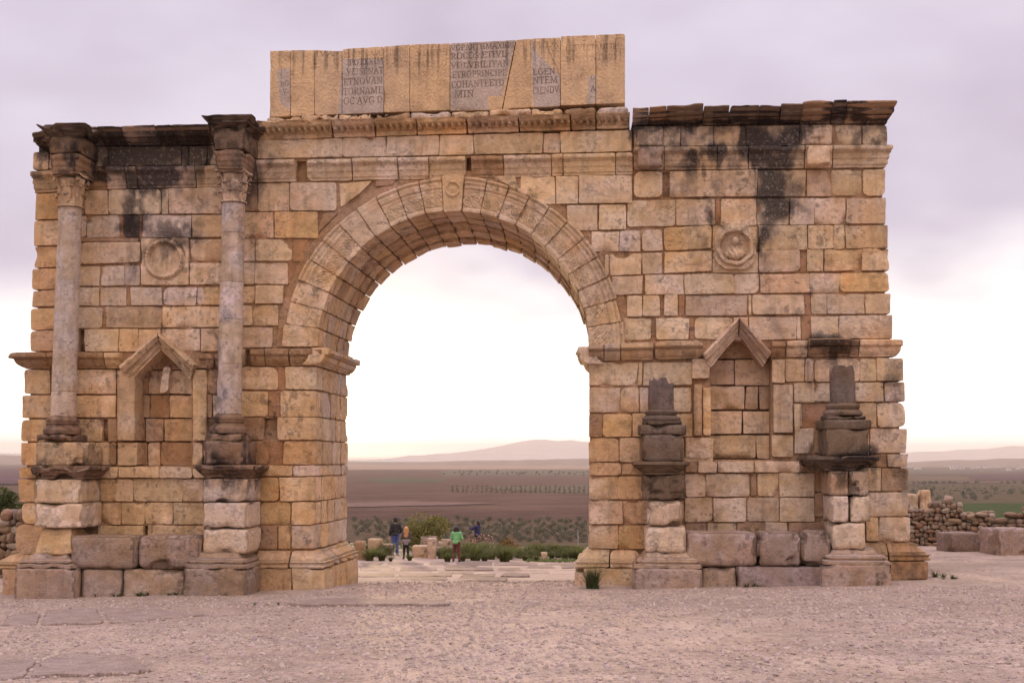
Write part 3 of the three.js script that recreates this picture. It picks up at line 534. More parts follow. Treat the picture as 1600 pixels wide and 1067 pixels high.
// a worn leafy capital: bell, two rings of curling leaves, corner scrolls, hollow-sided slab
function capital(parent, x, y0, y1, r, seed) {
  const h = y1 - y0, rr = rng(seed), parts = [], bell = [];
  for (let i = 0; i <= 14; i++) { const t = i / 14; bell.push(new THREE.Vector2(r * (t < 0.06 ? 1.1 : 0.93 + 0.3 * t * t), h * 0.86 * t)); } bell.push(new THREE.Vector2(0.01, h * 0.86));
  parts.push(new THREE.LatheGeometry(bell, 32));
  const leaf = (a, base, H, w, out) => { const g = new THREE.PlaneGeometry(1, 1, 6, 8), p = g.attributes.position; for (let i = 0; i < p.count; i++) { const u = p.getX(i) * 2, v = p.getY(i) + 0.5, wd = w * (0.75 + 0.5 * Math.sin(v * 2.6)) * (v > 0.85 ? 0.7 : 1) * (1 + 0.12 * Math.sin(v * 22)), curl = v < 0.65 ? v * 0.25 : 0.16 + (v - 0.65) * 2.2, rad = r * (1.0 + 0.12 * v) + out * curl + 0.012 * Math.cos(u * 3.1) - 0.015 * u * u, y = base + H * (v < 0.8 ? v : 0.8 - (v - 0.8) * 0.7), th = a + u * wd / rad; p.setXYZ(i, rad * Math.sin(th), y, rad * Math.cos(th)); } g.computeVertexNormals(); const back = g.clone(), q = back.attributes.position; for (let i = 0; i < q.count; i++) { q.setX(i, q.getX(i) * 0.9); q.setZ(i, q.getZ(i) * 0.9); } return [g, back]; };
  for (let k = 0; k < 8; k++) { if (rr() > 0.12) parts.push(...leaf(k * Math.PI / 4, h * 0.03, h * 0.4 * (0.85 + rr() * 0.2), r * 0.34, r * 0.36)); if (rr() > 0.2) parts.push(...leaf((k + 0.5) * Math.PI / 4, h * 0.2, h * 0.55 * (0.85 + rr() * 0.2), r * 0.33, r * 0.4)); }
  for (let k = 0; k < 4; k++) { const a = (k + 0.5) * Math.PI / 2, c = new THREE.Vector3(Math.sin(a), 0, Math.cos(a)); for (const s of [-1, 1]) { const pts = []; for (let i = 0; i <= 16; i++) { const t = i / 16, th = t * 7; pts.push(i < 5 ? new THREE.Vector3(c.x * r * mix(0.9, 1.5, i / 5), h * mix(0.5, 0.83, i / 5), c.z * r * mix(0.9, 1.5, i / 5)) : new THREE.Vector3(c.x * r * (1.52 + 0.16 * (1 - t) * Math.sin(th - 2)), h * (0.76 + 0.1 * (1 - t * 0.6) * Math.cos(th - 2)), c.z * r * (1.52 + 0.16 * (1 - t) * Math.sin(th - 2)))); } for (const v of pts) { v.x += s * 0.02 * Math.cos(a); v.z -= s * 0.02 * Math.sin(a); } if (rr() > 0.3) parts.push(new THREE.TubeGeometry(new THREE.CatmullRomCurve3(pts), 22, r * 0.09, 7)); } }
  const ab = blockGeo(r * 2.75, h * 0.13, r * 2.75, { round: 0.02, rows: 4, warp: (x, y, z) => { const k = 1 - 0.2 * Math.pow(1 - Math.min(1, Math.abs(Math.abs(x) - Math.abs(z)) / (r * 1.37)), 2) * 0 - 0.16 * Math.cos(Math.min(Math.abs(x), Math.abs(z)) / (r * 1.37) * 1.57); return [x * k, y, z * k]; } }); ab.translate(0, h * 0.86, 0); parts.push(ab.toNonIndexed());
  const gs = parts.map((g) => { const q = g.index ? g.toNonIndexed() : g; for (const k of Object.keys(q.attributes)) if (k !== 'position') q.deleteAttribute(k); return q; });
  let g = mergeVertices(mergeGeometries(gs), 1e-4); rough(g, 0.016, 7); part(parent, 'capital', g, [x, y0, ZC], 'w');
}
const wy = (px, y, z = ZC) => P(px, y, z).y;
function pedestal(px, rows) { const t = group('pedestal', arch); for (const r of rows) pxBlock(t, ...r); return t; }
const B = { round: 0.022, rough: 0.009, chip: 0.08 };
// left pair: standing columns
pedestal(84, [
  ['plinth', 20, 889, 116, 942, 1.33, 1.44, 'l', B], ['base_moulding', 22, 866, 114, 889, 1.32, 1.42, 'V', { ...B, rows: ROWS, inset: flare(0.26) }],
  ['die_block', 50, 826, 116, 868, 1.1, 1.05, 'w', { ...B, round: 0.08, inset: (v) => 0.12 * v }], ['die_block', 51, 787, 128, 825, 1.1, 1.05, 'p', B], ['die_block', 52, 749, 126, 786, 1.1, 1.05, 'p', { ...B, round: 0.02 }],
  ['cap', 39, 728, 138, 749, 1.24, 1.3, 'K', { ...B, rows: ROWS, inset: capFlare(0.17), chip: 0.3 }], ['die_block', 54, 691, 130, 728, 1.1, 1.05, 'g', { ...B, chip: 0.2 }]]);
pedestal(352, [
  ['plinth', 285, 889, 386, 942, 1.33, 1.46, 'V', B], ['base_moulding', 286, 864, 386, 889, 1.32, 1.44, 'V', { ...B, rows: ROWS, inset: flare(0.27) }],
  ['die_block', 314, 826, 388, 866, 1.1, 1.05, 'p', { ...B, round: 0.1 }], ['die_block', 314, 785, 386, 825, 1.1, 1.05, 'p', { ...B, round: 0.05 }], ['die_block', 316, 748, 387, 784, 1.1, 1.05, 'p', B],
  ['cap', 301, 727, 396, 748, 1.25, 1.32, 'K', { ...B, rows: ROWS, inset: capFlare(0.17) }], ['die_block', 316, 689, 380, 727, 1.08, 0.98, 'K', { ...B, round: 0.02 }]]);
for (const [px, py, joints, codes, sd] of [[104, 500, [651, 612, 323], 'vv', 5], [361, 500, [647, 569, 499, 442, 365, 316], 'vvpvv', 9]]) {
  const c = group('column', arch), x = P(px + (px < 200 ? -1 : -0.5), py, ZC).x, r0 = 0.268, r1 = 0.25, n = joints.length - 1, H = wy(px, joints[n]) - wy(px, joints[0]);
  columnBase(c, x, wy(px, 691), wy(px, joints[0]), r0, 'K');
  for (let i = 0; i < n; i++) { const a = wy(px, joints[i]), b = wy(px, joints[i + 1]), f = (y) => mix(r0, r1, (y - wy(px, joints[0])) / H); drum(c, x, a, b - 0.003, f(a), f(b), tint('p').map((v, k) => v * [0.9, 0.96, 1.1][k] * (codes[i] === 'p' ? 1.15 : 0.97))); }
  const nk = new THREE.TorusGeometry(r1 + 0.015, 0.028, 10, 40); nk.rotateX(Math.PI / 2); part(c, 'neck_ring', rough(nk, 0.01), [x, wy(px, joints[n]) - 0.012, ZC], 'w');
  capital(c, x, wy(px, joints[n]), wy(px, px < 200 ? 272 : 266), r1, sd);
  // the length of entablature that breaks forward over the column
  const e = group('entablature', arch), fr = (name, y0, y1, half, zf, code, o) => { const ya = wy(px, y1, zf), yb = wy(px, y0, zf); part(e, name, blockGeo(half * 2, yb - ya, zf + 0.1, { round: 0.015, rough: 0.008, chip: 0.1, ...o }), [x, ya, (zf - 0.1) / 2], code); };
  const Y = px < 200 ? [272, 239, 211, 193] : [264, 233, 200, 180];
  fr('architrave', Y[1], Y[0] - 1, 0.34, 1.04, [0.46, 0.41, 0.4], { rows: 28, inset: (v) => 0.055 - fascia(v) * 0.45 });
  fr('frieze', Y[2], Y[1], 0.35, 1.03, [0.32, 0.29, 0.29], {});
  fr('cornice', Y[3], Y[2], 0.46, 1.16, 'k', { rows: ROWS, chip: 0.16, inset: (v) => 0.12 - 0.28 * corniceP(v) / 0.46 + 0.06 });
}
// right pair: broken stumps, the stone black with lichen
pedestal(1040, [
  ['plinth', 989, 889, 1098, 926, 1.33, 1.5, 'l', B], ['base_moulding', 990, 863, 1097, 889, 1.32, 1.48, 'l', { ...B, rows: ROWS, inset: flare(0.28) }],
  ['die_block', 1008, 823, 1072, 864, 1.1, 1.05, 'p', { ...B, round: 0.05 }], ['die_block', 1012, 782, 1066, 822, 1.08, 1.0, 'p', { ...B, round: 0.09, chip: 0.25 }], ['die_block', 1004, 742, 1070, 781, 1.1, 1.05, 'k', { ...B, chip: 0.25 }],
  ['cap', 989, 721, 1078, 742, 1.24, 1.32, 'k', { ...B, rows: ROWS, inset: capFlare(0.2), chip: 0.2 }], ['die_block', 1003, 679, 1067, 721, 1.1, 1.05, 'k', B]]);
pedestal(1332, [
  ['plinth', 1285, 883, 1394, 922, 1.33, 1.5, 'l', B], ['base_moulding', 1286, 858, 1393, 883, 1.32, 1.48, 'l', { ...B, rows: ROWS, inset: flare(0.28) }],
  ['die_block', 1301, 817, 1353, 859, 1.1, 1.05, 'p', { ...B, round: 0.05 }], ['die_block', 1299, 775, 1326, 816, 1.1, 1.05, 'p', B], ['die_block', 1330, 775, 1360, 816, 1.1, 1.05, 'p', B], ['die_block', 1296, 736, 1327, 774, 1.1, 1.05, 'b', B], ['die_block', 1329, 736, 1358, 774, 1.1, 1.05, 'g', { ...B, chip: 0.2 }],
  ['cap', 1258, 713, 1375, 736, 1.26, 1.36, 'k', { ...B, rows: ROWS, inset: capFlare(0.24), chip: 0.2 }], ['die_block', 1291, 670, 1358, 713, 1.1, 1.05, 'k', B]]);
for (const [px, yb, y0, y1, step] of [[1034, 679, 640, 592, 1], [1318, 671, 630, 572, 1]]) {
  const c = group('column_stump', arch), x = P(px, yb, ZC).x;
  const w1 = blockGeo(1.0, 0.2, 1.0, { round: 0.02 }); part(c, 'base_slab', w1, [x, wy(px, yb, 1.1), ZC], 'k');
  columnBase(c, x, wy(px, yb, 1.1) + 0.19, wy(px, y0), 0.27, 'k');
  drum(c, x, wy(px, y0), wy(px, y1) + 0.1, 0.265, 0.26, tint('k').map((v, i) => v * [1.15, 1.2, 1.4][i]), true);
}
// long weathered blocks lying between the pedestals like benches
const bench = (x0, y0, x1, y1, zf, deep, code, o) => pxBlock(arch, 'bench_stone', x0, y0, x1, y1, zf, deep, code, { round: 0.1, rough: 0.014, chip: 0.1, ...o });
bench(106, 838, 212, 889, 1.12, 0.85, 'V', { round: 0.12 }); bench(213, 838, 313, 889, 1.12, 0.85, 'V', { round: 0.14, chip: 0.2 });
bench(126, 890, 190, 938, 1.04, 0.9, 'l', { round: 0.03 }); bench(191, 890, 287, 938, 1.04, 0.9, 'l', { round: 0.03 });
bench(1070, 832, 1183, 885, 1.1, 0.85, 'V', { round: 0.12 }); bench(1184, 832, 1252, 885, 1.1, 0.85, 'V', { round: 0.12, chip: 0.3 }); bench(1253, 830, 1300, 884, 1.08, 0.85, 'V', { round: 0.12, chip: 0.3 });
bench(1096, 886, 1150, 925, 1.06, 0.9, 'V', { round: 0.03 }); bench(1151, 886, 1288, 923, 1.06, 0.9, 'V', { round: 0.03 });
// broken brackets left on the right wing where the entablature once stood forward
pxBlock(arch, 'bracket_stone', 994, 199, 1036, 228, 0.14, 0.5, 'g', { round: 0.03 }); pxBlock(arch, 'bracket_stone', 997, 228, 1036, 260, 0.32, 0.7, 'V', { round: 0.06, chip: 0.25 });
pxBlock(arch, 'bracket_stone', 1253, 197, 1300, 226, 0.12, 0.5, 'w', { round: 0.02 }); pxBlock(arch, 'bracket_stone', 1262, 226, 1298, 258, 0.3, 0.7, 'w', { round: 0.05, chip: 0.25 });

// ------------------------------------------------------------------ the attic with its inscription
for (let i = 0, X = [404, 520, 587, 652, 730, 811, 892, 931, 985]; i < 8; i++) {
  const f = (x) => (x - 403) / 584, y0 = (x) => mix(193, 180, f(x)), y1 = (x) => mix(220, 201, f(x)), a = X[i], b = X[i + 1], z = 0.0;
  const q = [[a, y0(a)], [b, y0(b)], [b, y1(b)], [a, y1(a)]].map(([x, y]) => { const p = P(x, y, z); return [p.x, p.y]; }), W = q[1][0] - q[0][0];
  mesh('cornice_stone', quadStone(q, z, { code: i % 3 === 1 ? 'w' : 'o', depth: 0.8, cell: 0.028, wear: 0.02, chip: 0.2, endL: i === 0, endR: i === 7, relief: (s, t) => (t < 0.36 ? 0.03 : t < 0.6 ? 0.07 + (Math.abs(((s * W / 0.15) % 1) - 0.5) < 0.3 ? 0.12 : 0) : t < 0.68 ? 0.19 : t < 0.82 ? 0.24 : t < 0.9 ? 0.27 : 0.31) }), stoneMat, arch);
}
for (let i = 0, X = [415, 470, 528, 586, 640, 703, 764, 830, 880, 931, 983]; i < 10; i++) {
  const f = (x) => (x - 403) / 584, a = X[i], b = X[i + 1]; pxBlock(arch, 'ledge_stone', a + 1, mix(182, 164, f((a + b) / 2)) + (rnd() - 0.3) * 2, b - 1, mix(193, 180, f((a + b) / 2)), 0.16 + rnd() * 0.1, 0.9, 'wwodp'[i % 5], { round: 0.05, rough: 0.03, chip: 0.3 });
}
const AX0 = -4.4, AXW = 8.4, AY0 = 10.45, AYH = 1.95;
let atticMat;
{
  const W = 2048, H = 476, cv = document.createElement('canvas'); cv.width = W; cv.height = H; const g = cv.getContext('2d');
  const at = (px, py) => { const p = P(px, py, -0.03); return [(p.x - AX0) / AXW * W, (1 - (p.y - AY0) / AYH) * H]; };
  g.fillStyle = '#000'; g.fillRect(0, 0, W, H);
  // green: old grey marble-like stone among the newer buff repairs
  g.fillStyle = '#00ff00';
  for (const s of ['535 92 599 92 599 180 527 180', '703 64 806 60 797 100 784 150 762 150 764 172 703 172', '829 60 840 84 876 118 876 166 834 168', '431 110 452 104 453 172 438 162', '919 120 932 116 932 160 917 164']) { const v = s.split(' ').map(Number); g.beginPath(); for (let i = 0; i < v.length; i += 2) { const [x, y] = at(v[i], v[i + 1]); i ? g.lineTo(x, y) : g.moveTo(x, y); } g.fill(); }
  const line = (t, x, y, w, h, a = 1) => { const [X, Y] = at(x, y), [X2] = at(x + w, y), [, Y2] = at(x, y - h); g.save(); g.translate(X, Y); g.globalCompositeOperation = 'lighter'; g.fillStyle = `rgba(255,0,0,${a})`; g.rotate(-0.028); g.font = `${Math.round(Math.abs(Y2 - Y) * 1.36)}px serif`; const m = g.measureText(t).width; g.scale((X2 - X) / m, 1); g.fillText(t, 0, 0); g.restore(); };
  line('ETIVLIOAVG', 537, 90.5, 62, 9, 0.55); line('POTXXIM', 545, 103, 54, 10); line('VEISENAT', 541, 118, 58, 10, 0.8); line('ETNOVAN', 536, 134, 62, 11); line('TORNAME', 536, 149, 62, 11); line('OC AVG D', 536, 164, 62, 11);
  line('VGPARTHMAXBRI', 704, 79.5, 100, 9); line('ROCOS ETIVL', 704, 93, 88, 10); line('VOLVBILITAN', 704, 108, 92, 10); line('ETROPRINCIPE', 706, 122, 86, 10); line('COHANTEETD', 705, 138, 83, 11); line('MIN', 709, 153, 32, 11);
  line('LGEN', 832, 117, 36, 10); line('NTEM', 832, 131, 40, 11); line('CIENDV', 832, 147, 42, 11); line('IVIA', 830, 75, 44, 9, 0.5);
  line('IMP', 440, 96, 12, 9, 0.4); line('IVA', 492, 89, 30, 9, 0.8); line('RG', 437, 135, 14, 9, 0.8); line('V', 441, 147, 6, 8, 0.7); line('B', 453, 118, 6, 7, 0.7);
  line('IMP III', 608, 88, 30, 10, 0.5); line('S MET', 606, 106, 32, 9, 0.35); line('VIIIBIB', 650, 88, 50, 10, 0.5); line('NAE FLO', 648, 106, 50, 10, 0.45); line('IXVII', 652, 121, 40, 9, 0.3); line('TIVI', 660, 136, 38, 9, 0.3);
  line('TIAE', 842, 82, 32, 9, 0.4); line('CETVLCTAMI IRI', 884, 81, 84, 10, 0.75); line('IANIVNTAPI', 884, 97, 80, 9, 0.4); line('LIB', 890, 126, 26, 9, 0.4); line('O', 923, 126, 7, 9, 0.8); line('A', 923, 143, 8, 9, 0.9);
  const px = g.getImageData(0, 0, W, H).data, dat = new Uint8Array(W * H * 4), bmp = new Uint8Array(W * H * 4);
  for (let j = 0; j < H; j++) for (let i = 0; i < W; i++) {
    const o = ((H - 1 - j) * W + i) * 4, x = AX0 + i / W * AXW, y = AY0 + j / H * AYH, q = (j * W + i) * 4;
    const old = sm(0.3, 0.6, px[o + 1] / 255 + (fbm(x * 9, y * 9) - 0.5) * 0.25), let0 = px[o] / 255 * clamp(0.1 + 1.5 * fbm(x * 5 + 3, y * 7, 256, 4));
    const streak = fbm(x * 16 + 8, y * 1.1 + 30, 256, 4), mid = fbm(x * 4, y * 3 + 9, 256, 4), fine = fbm(x * 30, y * 24, 256, 3), topd = sm(0.9, 0.0, (11.98 + x * 0.02 - y)) ;
    let r = mix(0.54, 0.42, old), gg = mix(0.372, 0.34, old), b = mix(0.22, 0.278, old);
    let k = 1 + (mid - 0.5) * 0.42 + (fine - 0.5) * 0.26 - 0.4 * sm(0.5, 0.72, streak) * sm(0.15, 0.9, topd) - 0.07 * sm(0.52, 0.7, streak);
    b *= 1 - 0.04 * (1 - old) * sm(0.5, 0.62, mid);
    r *= k; gg *= k; b *= k; const L = clamp(let0 * 0.66); r *= 1 - L * 0.72; gg *= 1 - L * 0.82; b *= 1 - L * 0.82;
    dat.set([toS(r), toS(gg), toS(b), 255], q); const hh = 255 * clamp(0.62 + (mid - 0.5) * 0.3 + (fine - 0.5) * 0.4 - L * 0.55); bmp.set([hh, hh, hh, 255], q);
  }
  const mk = (d, s) => { const t = new THREE.DataTexture(d, W, H); t.magFilter = THREE.LinearFilter; t.minFilter = THREE.LinearFilter; if (s) t.colorSpace = THREE.SRGBColorSpace; t.needsUpdate = true; return t; };
  atticMat = new THREE.MeshStandardMaterial({ name: 'inscribed stone', map: mk(dat, true), bumpMap: mk(bmp, false), bumpScale: 0.05, roughness: 0.92, vertexColors: true });
}
const atticUV = (g) => { const p = g.attributes.position, u = g.attributes.uv; for (let i = 0; i < p.count; i++) u.setXY(i, (p.getX(i) - AX0) / AXW, (p.getY(i) - AY0) / AYH); return g; };
const top = (x) => x < 494 ? mix(79, 77, (x - 422) / 72) : x < 534 ? 80 : x < 600 ? mix(76, 72, (x - 534) / 66) : x < 703 ? mix(70, 67, (x - 600) / 103) : x < 876 ? mix(67, 58, (x - 703) / 173) : mix(56, 52, (x - 876) / 100), bot = (x) => mix(183, 161, (x - 421) / 556);
const slab = (name, pts, z = -0.03, o = {}) => mesh(name, atticUV(quadStone(pts.map(([x, y]) => { const p = P(x, y, z); return [p.x, p.y]; }), z, { depth: 0.6, gap: 0.001 + rnd() * 0.002, wear: 0.006, chip: 0.1, round: 0.02, color: ((k, h) => [k, k * (1 + h * 0.3), k * (1 + h)])(0.95 + rnd() * 0.12, (rnd() - 0.5) * 0.12), ...o })), atticMat, arch);
for (const [a, b] of [[421, 453], [453, 491], [491, 534], [534, 599], [599, 640], [640, 703], [876, 931], [931, 977]]) slab('inscription_slab', [[a, top(a)], [b, top(b - 1)], [b, bot(b)], [a, bot(a)]], -0.03 + (rnd() - 0.5) * 0.03);
slab('inscription_slab', [[703, 67], [806, 62], [784, 172], [703, 173]]); slab('inscription_slab', [[807, 62], [829, 60], [830, 167], [785, 171]], -0.045); slab('inscription_slab', [[829, 60], [876, 58], [876, 166], [829, 168]], -0.05); slab('inscription_slab', [[849, 59], [876, 58], [876, 118], [874, 114]], -0.02, { wear: 0.004, gap: 0.002, depth: 0.1 });

// ------------------------------------------------------------------ the ground: trodden gravel falling away through the arch, a hillside, the plain
function gh(x, z) {
  const far = sm(0, -28, z); let y = gb(x) * (1 - far) - 0.016 * clamp(x, -11, 11) * far;
  if (z > 1.5) y += 0.043 * (z - 1.5);
  else if (z < 0) { const side = sm(6.5, 12, Math.abs(x - 0.5)), s = mix(-0.06, x > 0 ? 0.012 : -0.02, side * (1 - sm(-12, -40, z))); y += s * Math.min(-z, 30); if (z < -30) y -= 0.03 * (-30 - z); }
  if (z < -42) { const d = -42 - z; y -= d * d / (d + 60) * 0.22; }
  return y;
}
const bumpy = (x, z) => gh(x, z) + 0.03 * n3(x * 0.35, 0, z * 0.35) + 0.012 * n3(x * 1.3, 5, z * 1.3);
function groundHit(px, py) { const d = rayDir(px, py); let t = 5; for (let i = 0; i < 4000; i++) { const x = EYE.x + d.x * t, z = EYE.z + d.z * t, h = EYE.y + d.y * t - gh(x, z); if (h < 0.001) return new THREE.Vector3(x, gh(x, z), z); t += Math.max(0.004, h * 0.5); } return null; }
function sheet(X, Z, f, color) {
  const p = [], c = [], u = [], id = []; for (const z of Z) for (const x of X) { p.push(x, f(x, z), z); u.push(x, -z); if (color) c.push(...color(x, z)); }
  for (let j = 0; j < Z.length - 1; j++) for (let i = 0; i < X.length - 1; i++) { const a = j * X.length + i, b = a + X.length; id.push(a, a + 1, b, a + 1, b + 1, b); }
  const g = new THREE.BufferGeometry(); g.setAttribute('position', new THREE.Float32BufferAttribute(p, 3)); g.setAttribute('uv', new THREE.Float32BufferAttribute(u, 2)); g.setAttribute('uv1', new THREE.Float32BufferAttribute(u, 2)); if (color) g.setAttribute('color', new THREE.Float32BufferAttribute(c, 3)); g.setIndex(id); g.computeVertexNormals(); return g;
}
const range = (a, b, s) => { const r = []; const n = Math.round(Math.abs(b - a) / s); for (let i = 0; i <= n; i++) r.push(a + (b - a) * i / n); return r; };
const gravelTex = tex(1024, 1024, (u, v) => {       // 5 m
  const a = fbm(u * 10, v * 10, 10, 4), b = fbm(u * 60, v * 60, 60, 3), c = vn(u * 200, v * 200, 200), s = vn(u * 200 + 7, v * 200, 200), e = fbm(u * 4 + 30, v * 4, 4, 3);
  let k = 0.86 + (a - 0.5) * 0.42 + (b - 0.5) * 0.36 + (c - 0.5) * 0.3; k += 0.22 * sm(0.74, 0.9, s) - 0.26 * sm(0.24, 0.1, s);
  const h = (e - 0.5) * 0.3; return [toS(0.395 * k * (1 + h * 0.1)), toS(0.305 * k), toS(0.247 * k * (1 - h * 0.4))];
});
gravelTex.repeat.set(1 / 5, 1 / 5);
const gravelBump = tex(1024, 1024, (u, v) => { const s = vn(u * 200 + 7, v * 200, 200), k = 255 * clamp(0.3 + 0.35 * fbm(u * 60, v * 60, 60, 3) + 0.4 * sm(0.55, 0.9, s) + (vn(u * 220, v * 220, 220) - 0.5) * 0.25); return [k, k, k]; }, false); gravelBump.repeat.set(1 / 5, 1 / 5);
const gravelMat = new THREE.MeshPhysicalMaterial({ specularIntensity: 0.2, name: 'trodden gravel', map: gravelTex, bumpMap: gravelBump, bumpScale: 0.007, roughness: 0.95, vertexColors: true });
tag(mesh('gravel_ground', sheet([...range(-60, -16, 1.1), ...range(-15.6, 16, 0.26), ...range(16.9, 50, 1.1)], [...range(40, 18, 0.7), ...range(17.6, -8, 0.26), ...range(-8.6, -56, 0.7)], bumpy, (x, z) => {
  const d = fbm(x * 0.16 + 50, z * 0.3 + 50, 256, 5), e = fbm(x * 0.9 + 9, z * 0.9 + 70, 256, 4), grass = z < -27 ? sm(-29, -36, z) * sm(0.42, 0.55, e) : 0, k = 0.72 + 0.56 * d + 0.24 * (e - 0.5);
  return [mix(k, 0.16, grass), mix(k * (0.965 + 0.05 * e), 0.24, grass), mix(k * (0.97 + 0.04 * d), 0.1, grass)];
}), gravelMat), 'pinkish trodden gravel ground in front of and under the arch', null, null, 'structure');
const soilTex = tex(512, 512, (u, v) => { const k = 0.8 + (fbm(u * 8, v * 8, 8, 5) - 0.5) * 0.6 + (vn(u * 120, v * 120, 120) - 0.5) * 0.25; return [toS(0.5 * k), toS(0.5 * k), toS(0.5 * k)]; });
const soil = (name, tile, r, g, b) => { const t = soilTex.clone(); t.repeat.set(1 / tile, 1 / tile); t.needsUpdate = true; return new THREE.MeshPhysicalMaterial({ name, map: t, color: new THREE.Color(r * 1.9, g * 1.75, b * 1.7), roughness: 1, specularIntensity: 0 }); };
tag(mesh('hillside', sheet(range(-420, 420, 12), [...range(-40, -120, 4), ...range(-130, -700, 12)], (x, z) => gh(x, z) - 0.12 + (z < -60 ? 1.4 * n3(x * 0.03, 1, z * 0.03) : 0)), soil('scrub slope', 14, 0.12, 0.1, 0.06)), 'scrubby slope falling from the ruins to the plain', null, null, 'structure');
const PL = -34.3;
tag(mesh('plain', sheet([...range(-24000, -3500, 900), ...range(-3000, 3000, 200), ...range(3500, 24000, 900)], [1200, 400, ...range(100, -3000, 100), ...range(-3300, -14000, 400)], (x, z) => PL), soil('ploughed plain', 260, 0.14, 0.093, 0.071)), 'wide purple-brown ploughed plain reaching to the far ridges', null, null, 'structure');
// fields: sheets of another soil lying on the plain
let lift = 0;
function field(label, name, pts, r, g, b, tile = 90) {
  lift += 0.12; const q = pts.map(([x, y]) => PY(x, y, PL + lift)), s = new THREE.Shape(); q.forEach((p, i) => i ? s.lineTo(p.x, -p.z) : s.moveTo(p.x, -p.z));
  const G = new THREE.ShapeGeometry(s); G.rotateX(-Math.PI / 2); G.translate(0, PL + lift, 0); tag(mesh(name, G, soil(name + ' soil', tile, r, g, b)), label, null, null, 'structure');
}
const R4 = (x0, y0, x1, y1, sk = 0) => [[x0, y0], [x1, y0 - sk], [x1, y1 - sk], [x0, y1]];
field('tan far fields, colour brightened as hazy sun glow, below the ridge seen through the arch', 'field', R4(480, 724, 1000, 734, 1), 0.36, 0.27, 0.19, 400);  // soil colour raised in place of the golden sun glow in the haze
field('grey olive far fields right of the arch centre', 'field', R4(690, 735, 1000, 744, 2), 0.15, 0.13, 0.095, 300);
field('thin green crop strip in the ploughed plain', 'field', [[560, 749], [620, 747.5], [700, 749], [690, 753], [600, 754.5]], 0.11, 0.12, 0.07);
field('orchard floor with two rows of small trees', 'field', [[760, 760], [1000, 756], [1000, 772], [900, 771], [780, 765]], 0.15, 0.125, 0.085);
field('pale stony strip across the dark plough', 'field', [[500, 787], [640, 783], [780, 786], [700, 789], [500, 793]], 0.22, 0.155, 0.13, 40);
field('dark moist plough before the olive grove', 'field', R4(480, 797, 1000, 813, -2), 0.115, 0.075, 0.058, 120);
field('olive brown floor of the olive grove', 'field', R4(440, 812, 1000, 866, -3), 0.13, 0.1, 0.065, 60);
field('grey olive pasture below the village', 'field', R4(1390, 733, 1700, 742, 2), 0.15, 0.125, 0.095, 300);
field('purple ploughed patch right of the arch', 'field', [[1510, 741], [1700, 735], [1700, 749], [1530, 750]], 0.13, 0.085, 0.085, 200);
field('tan olive meadow right of the arch', 'field', R4(1390, 744, 1515, 752, 0), 0.16, 0.125, 0.085, 200);
field('pale track line across the plain on the far right', 'field', [[1390, 754], [1590, 752], [1590, 753], [1390, 755.5]], 0.26, 0.2, 0.16);
field('green brown scrubland dotted with trees', 'field', R4(1390, 757, 1750, 786, 0), 0.12, 0.098, 0.06, 100);
field('bright green crop behind the dip in the rubble wall', 'field', R4(1490, 786, 1620, 815, 0), 0.055, 0.085, 0.03, 60);
field('pale fields below the left ridge', 'field', R4(-80, 717, 60, 727, 0), 0.24, 0.19, 0.15, 300);
field('purple plough seen at the left edge', 'field', R4(-80, 732, 60, 756, 0), 0.13, 0.08, 0.088, 300);
// low hills and, far behind, the mountains, their colour paled to stand in for brighter haze; crests read as [column, row] of the photograph at their true distance
function ridge(name, label, D, prof, m, deep, amp) {
  const p = [], id = [], nx = 420, x0 = prof[0][0], x1 = prof[prof.length - 1][0], rows = [[-deep, 0], [-deep * 0.6, 0.3], [-deep * 0.3, 0.65], [0, 1], [deep * 0.4, 0.7], [deep, 0]], uv = [];
  for (let i = 0; i <= nx; i++) {
    const X = mix(x0, x1, i / nx); let k = 0; while (prof[k + 1][0] < X) k++; const f = (X - prof[k][0]) / (prof[k + 1][0] - prof[k][0]), py = mix(prof[k][1], prof[k + 1][1], sm(0, 1, f));
    const c = P(X, py, EYE.z - D);
    for (const [dz, h] of rows) { const s = (c.z - dz * -1 - EYE.z) / (c.z - EYE.z), hh = (c.y - PL) * h; p.push(EYE.x + (c.x - EYE.x) * s, PL - 3 + hh * (1 + 0.1 * n3(X * 0.05, h * 4, D)) + amp * n3(X * 0.21, h * 3, 2) * h, c.z - dz * -1); uv.push(c.x, dz); }
  }
  const R = rows.length; for (let i = 0; i < nx; i++) for (let j = 0; j < R - 1; j++) { const a = i * R + j, b = a + R; id.push(a, b, a + 1, b, b + 1, a + 1); }
  const g = new THREE.BufferGeometry(); g.setAttribute('position', new THREE.Float32BufferAttribute(p, 3)); g.setAttribute('uv', new THREE.Float32BufferAttribute(uv, 2)); g.setIndex(id); g.computeVertexNormals(); tag(mesh(name, g, m), label, null, null, 'structure');
}
ridge('mountains', 'pale hazy mountain range on the horizon', 24000, [[-4200, 716], [-3000, 700], [-2200, 708], [-1200, 698], [-500, 705], [0, 708], [200, 716], [450, 722], [545, 721], [600, 717], [650, 711], [690, 708], [730, 705], [765, 699], [800, 692], [840, 686], [880, 687], [920, 690], [1000, 697], [1100, 705], [1250, 709], [1400, 708], [1460, 705], [1530, 701], [1600, 697], [1750, 690], [2100, 700], [2600, 694], [3200, 704], [3800, 701], [4600, 716]], soil('mountain slopes', 1400, 0.55, 0.49, 0.46), 3600, 12);
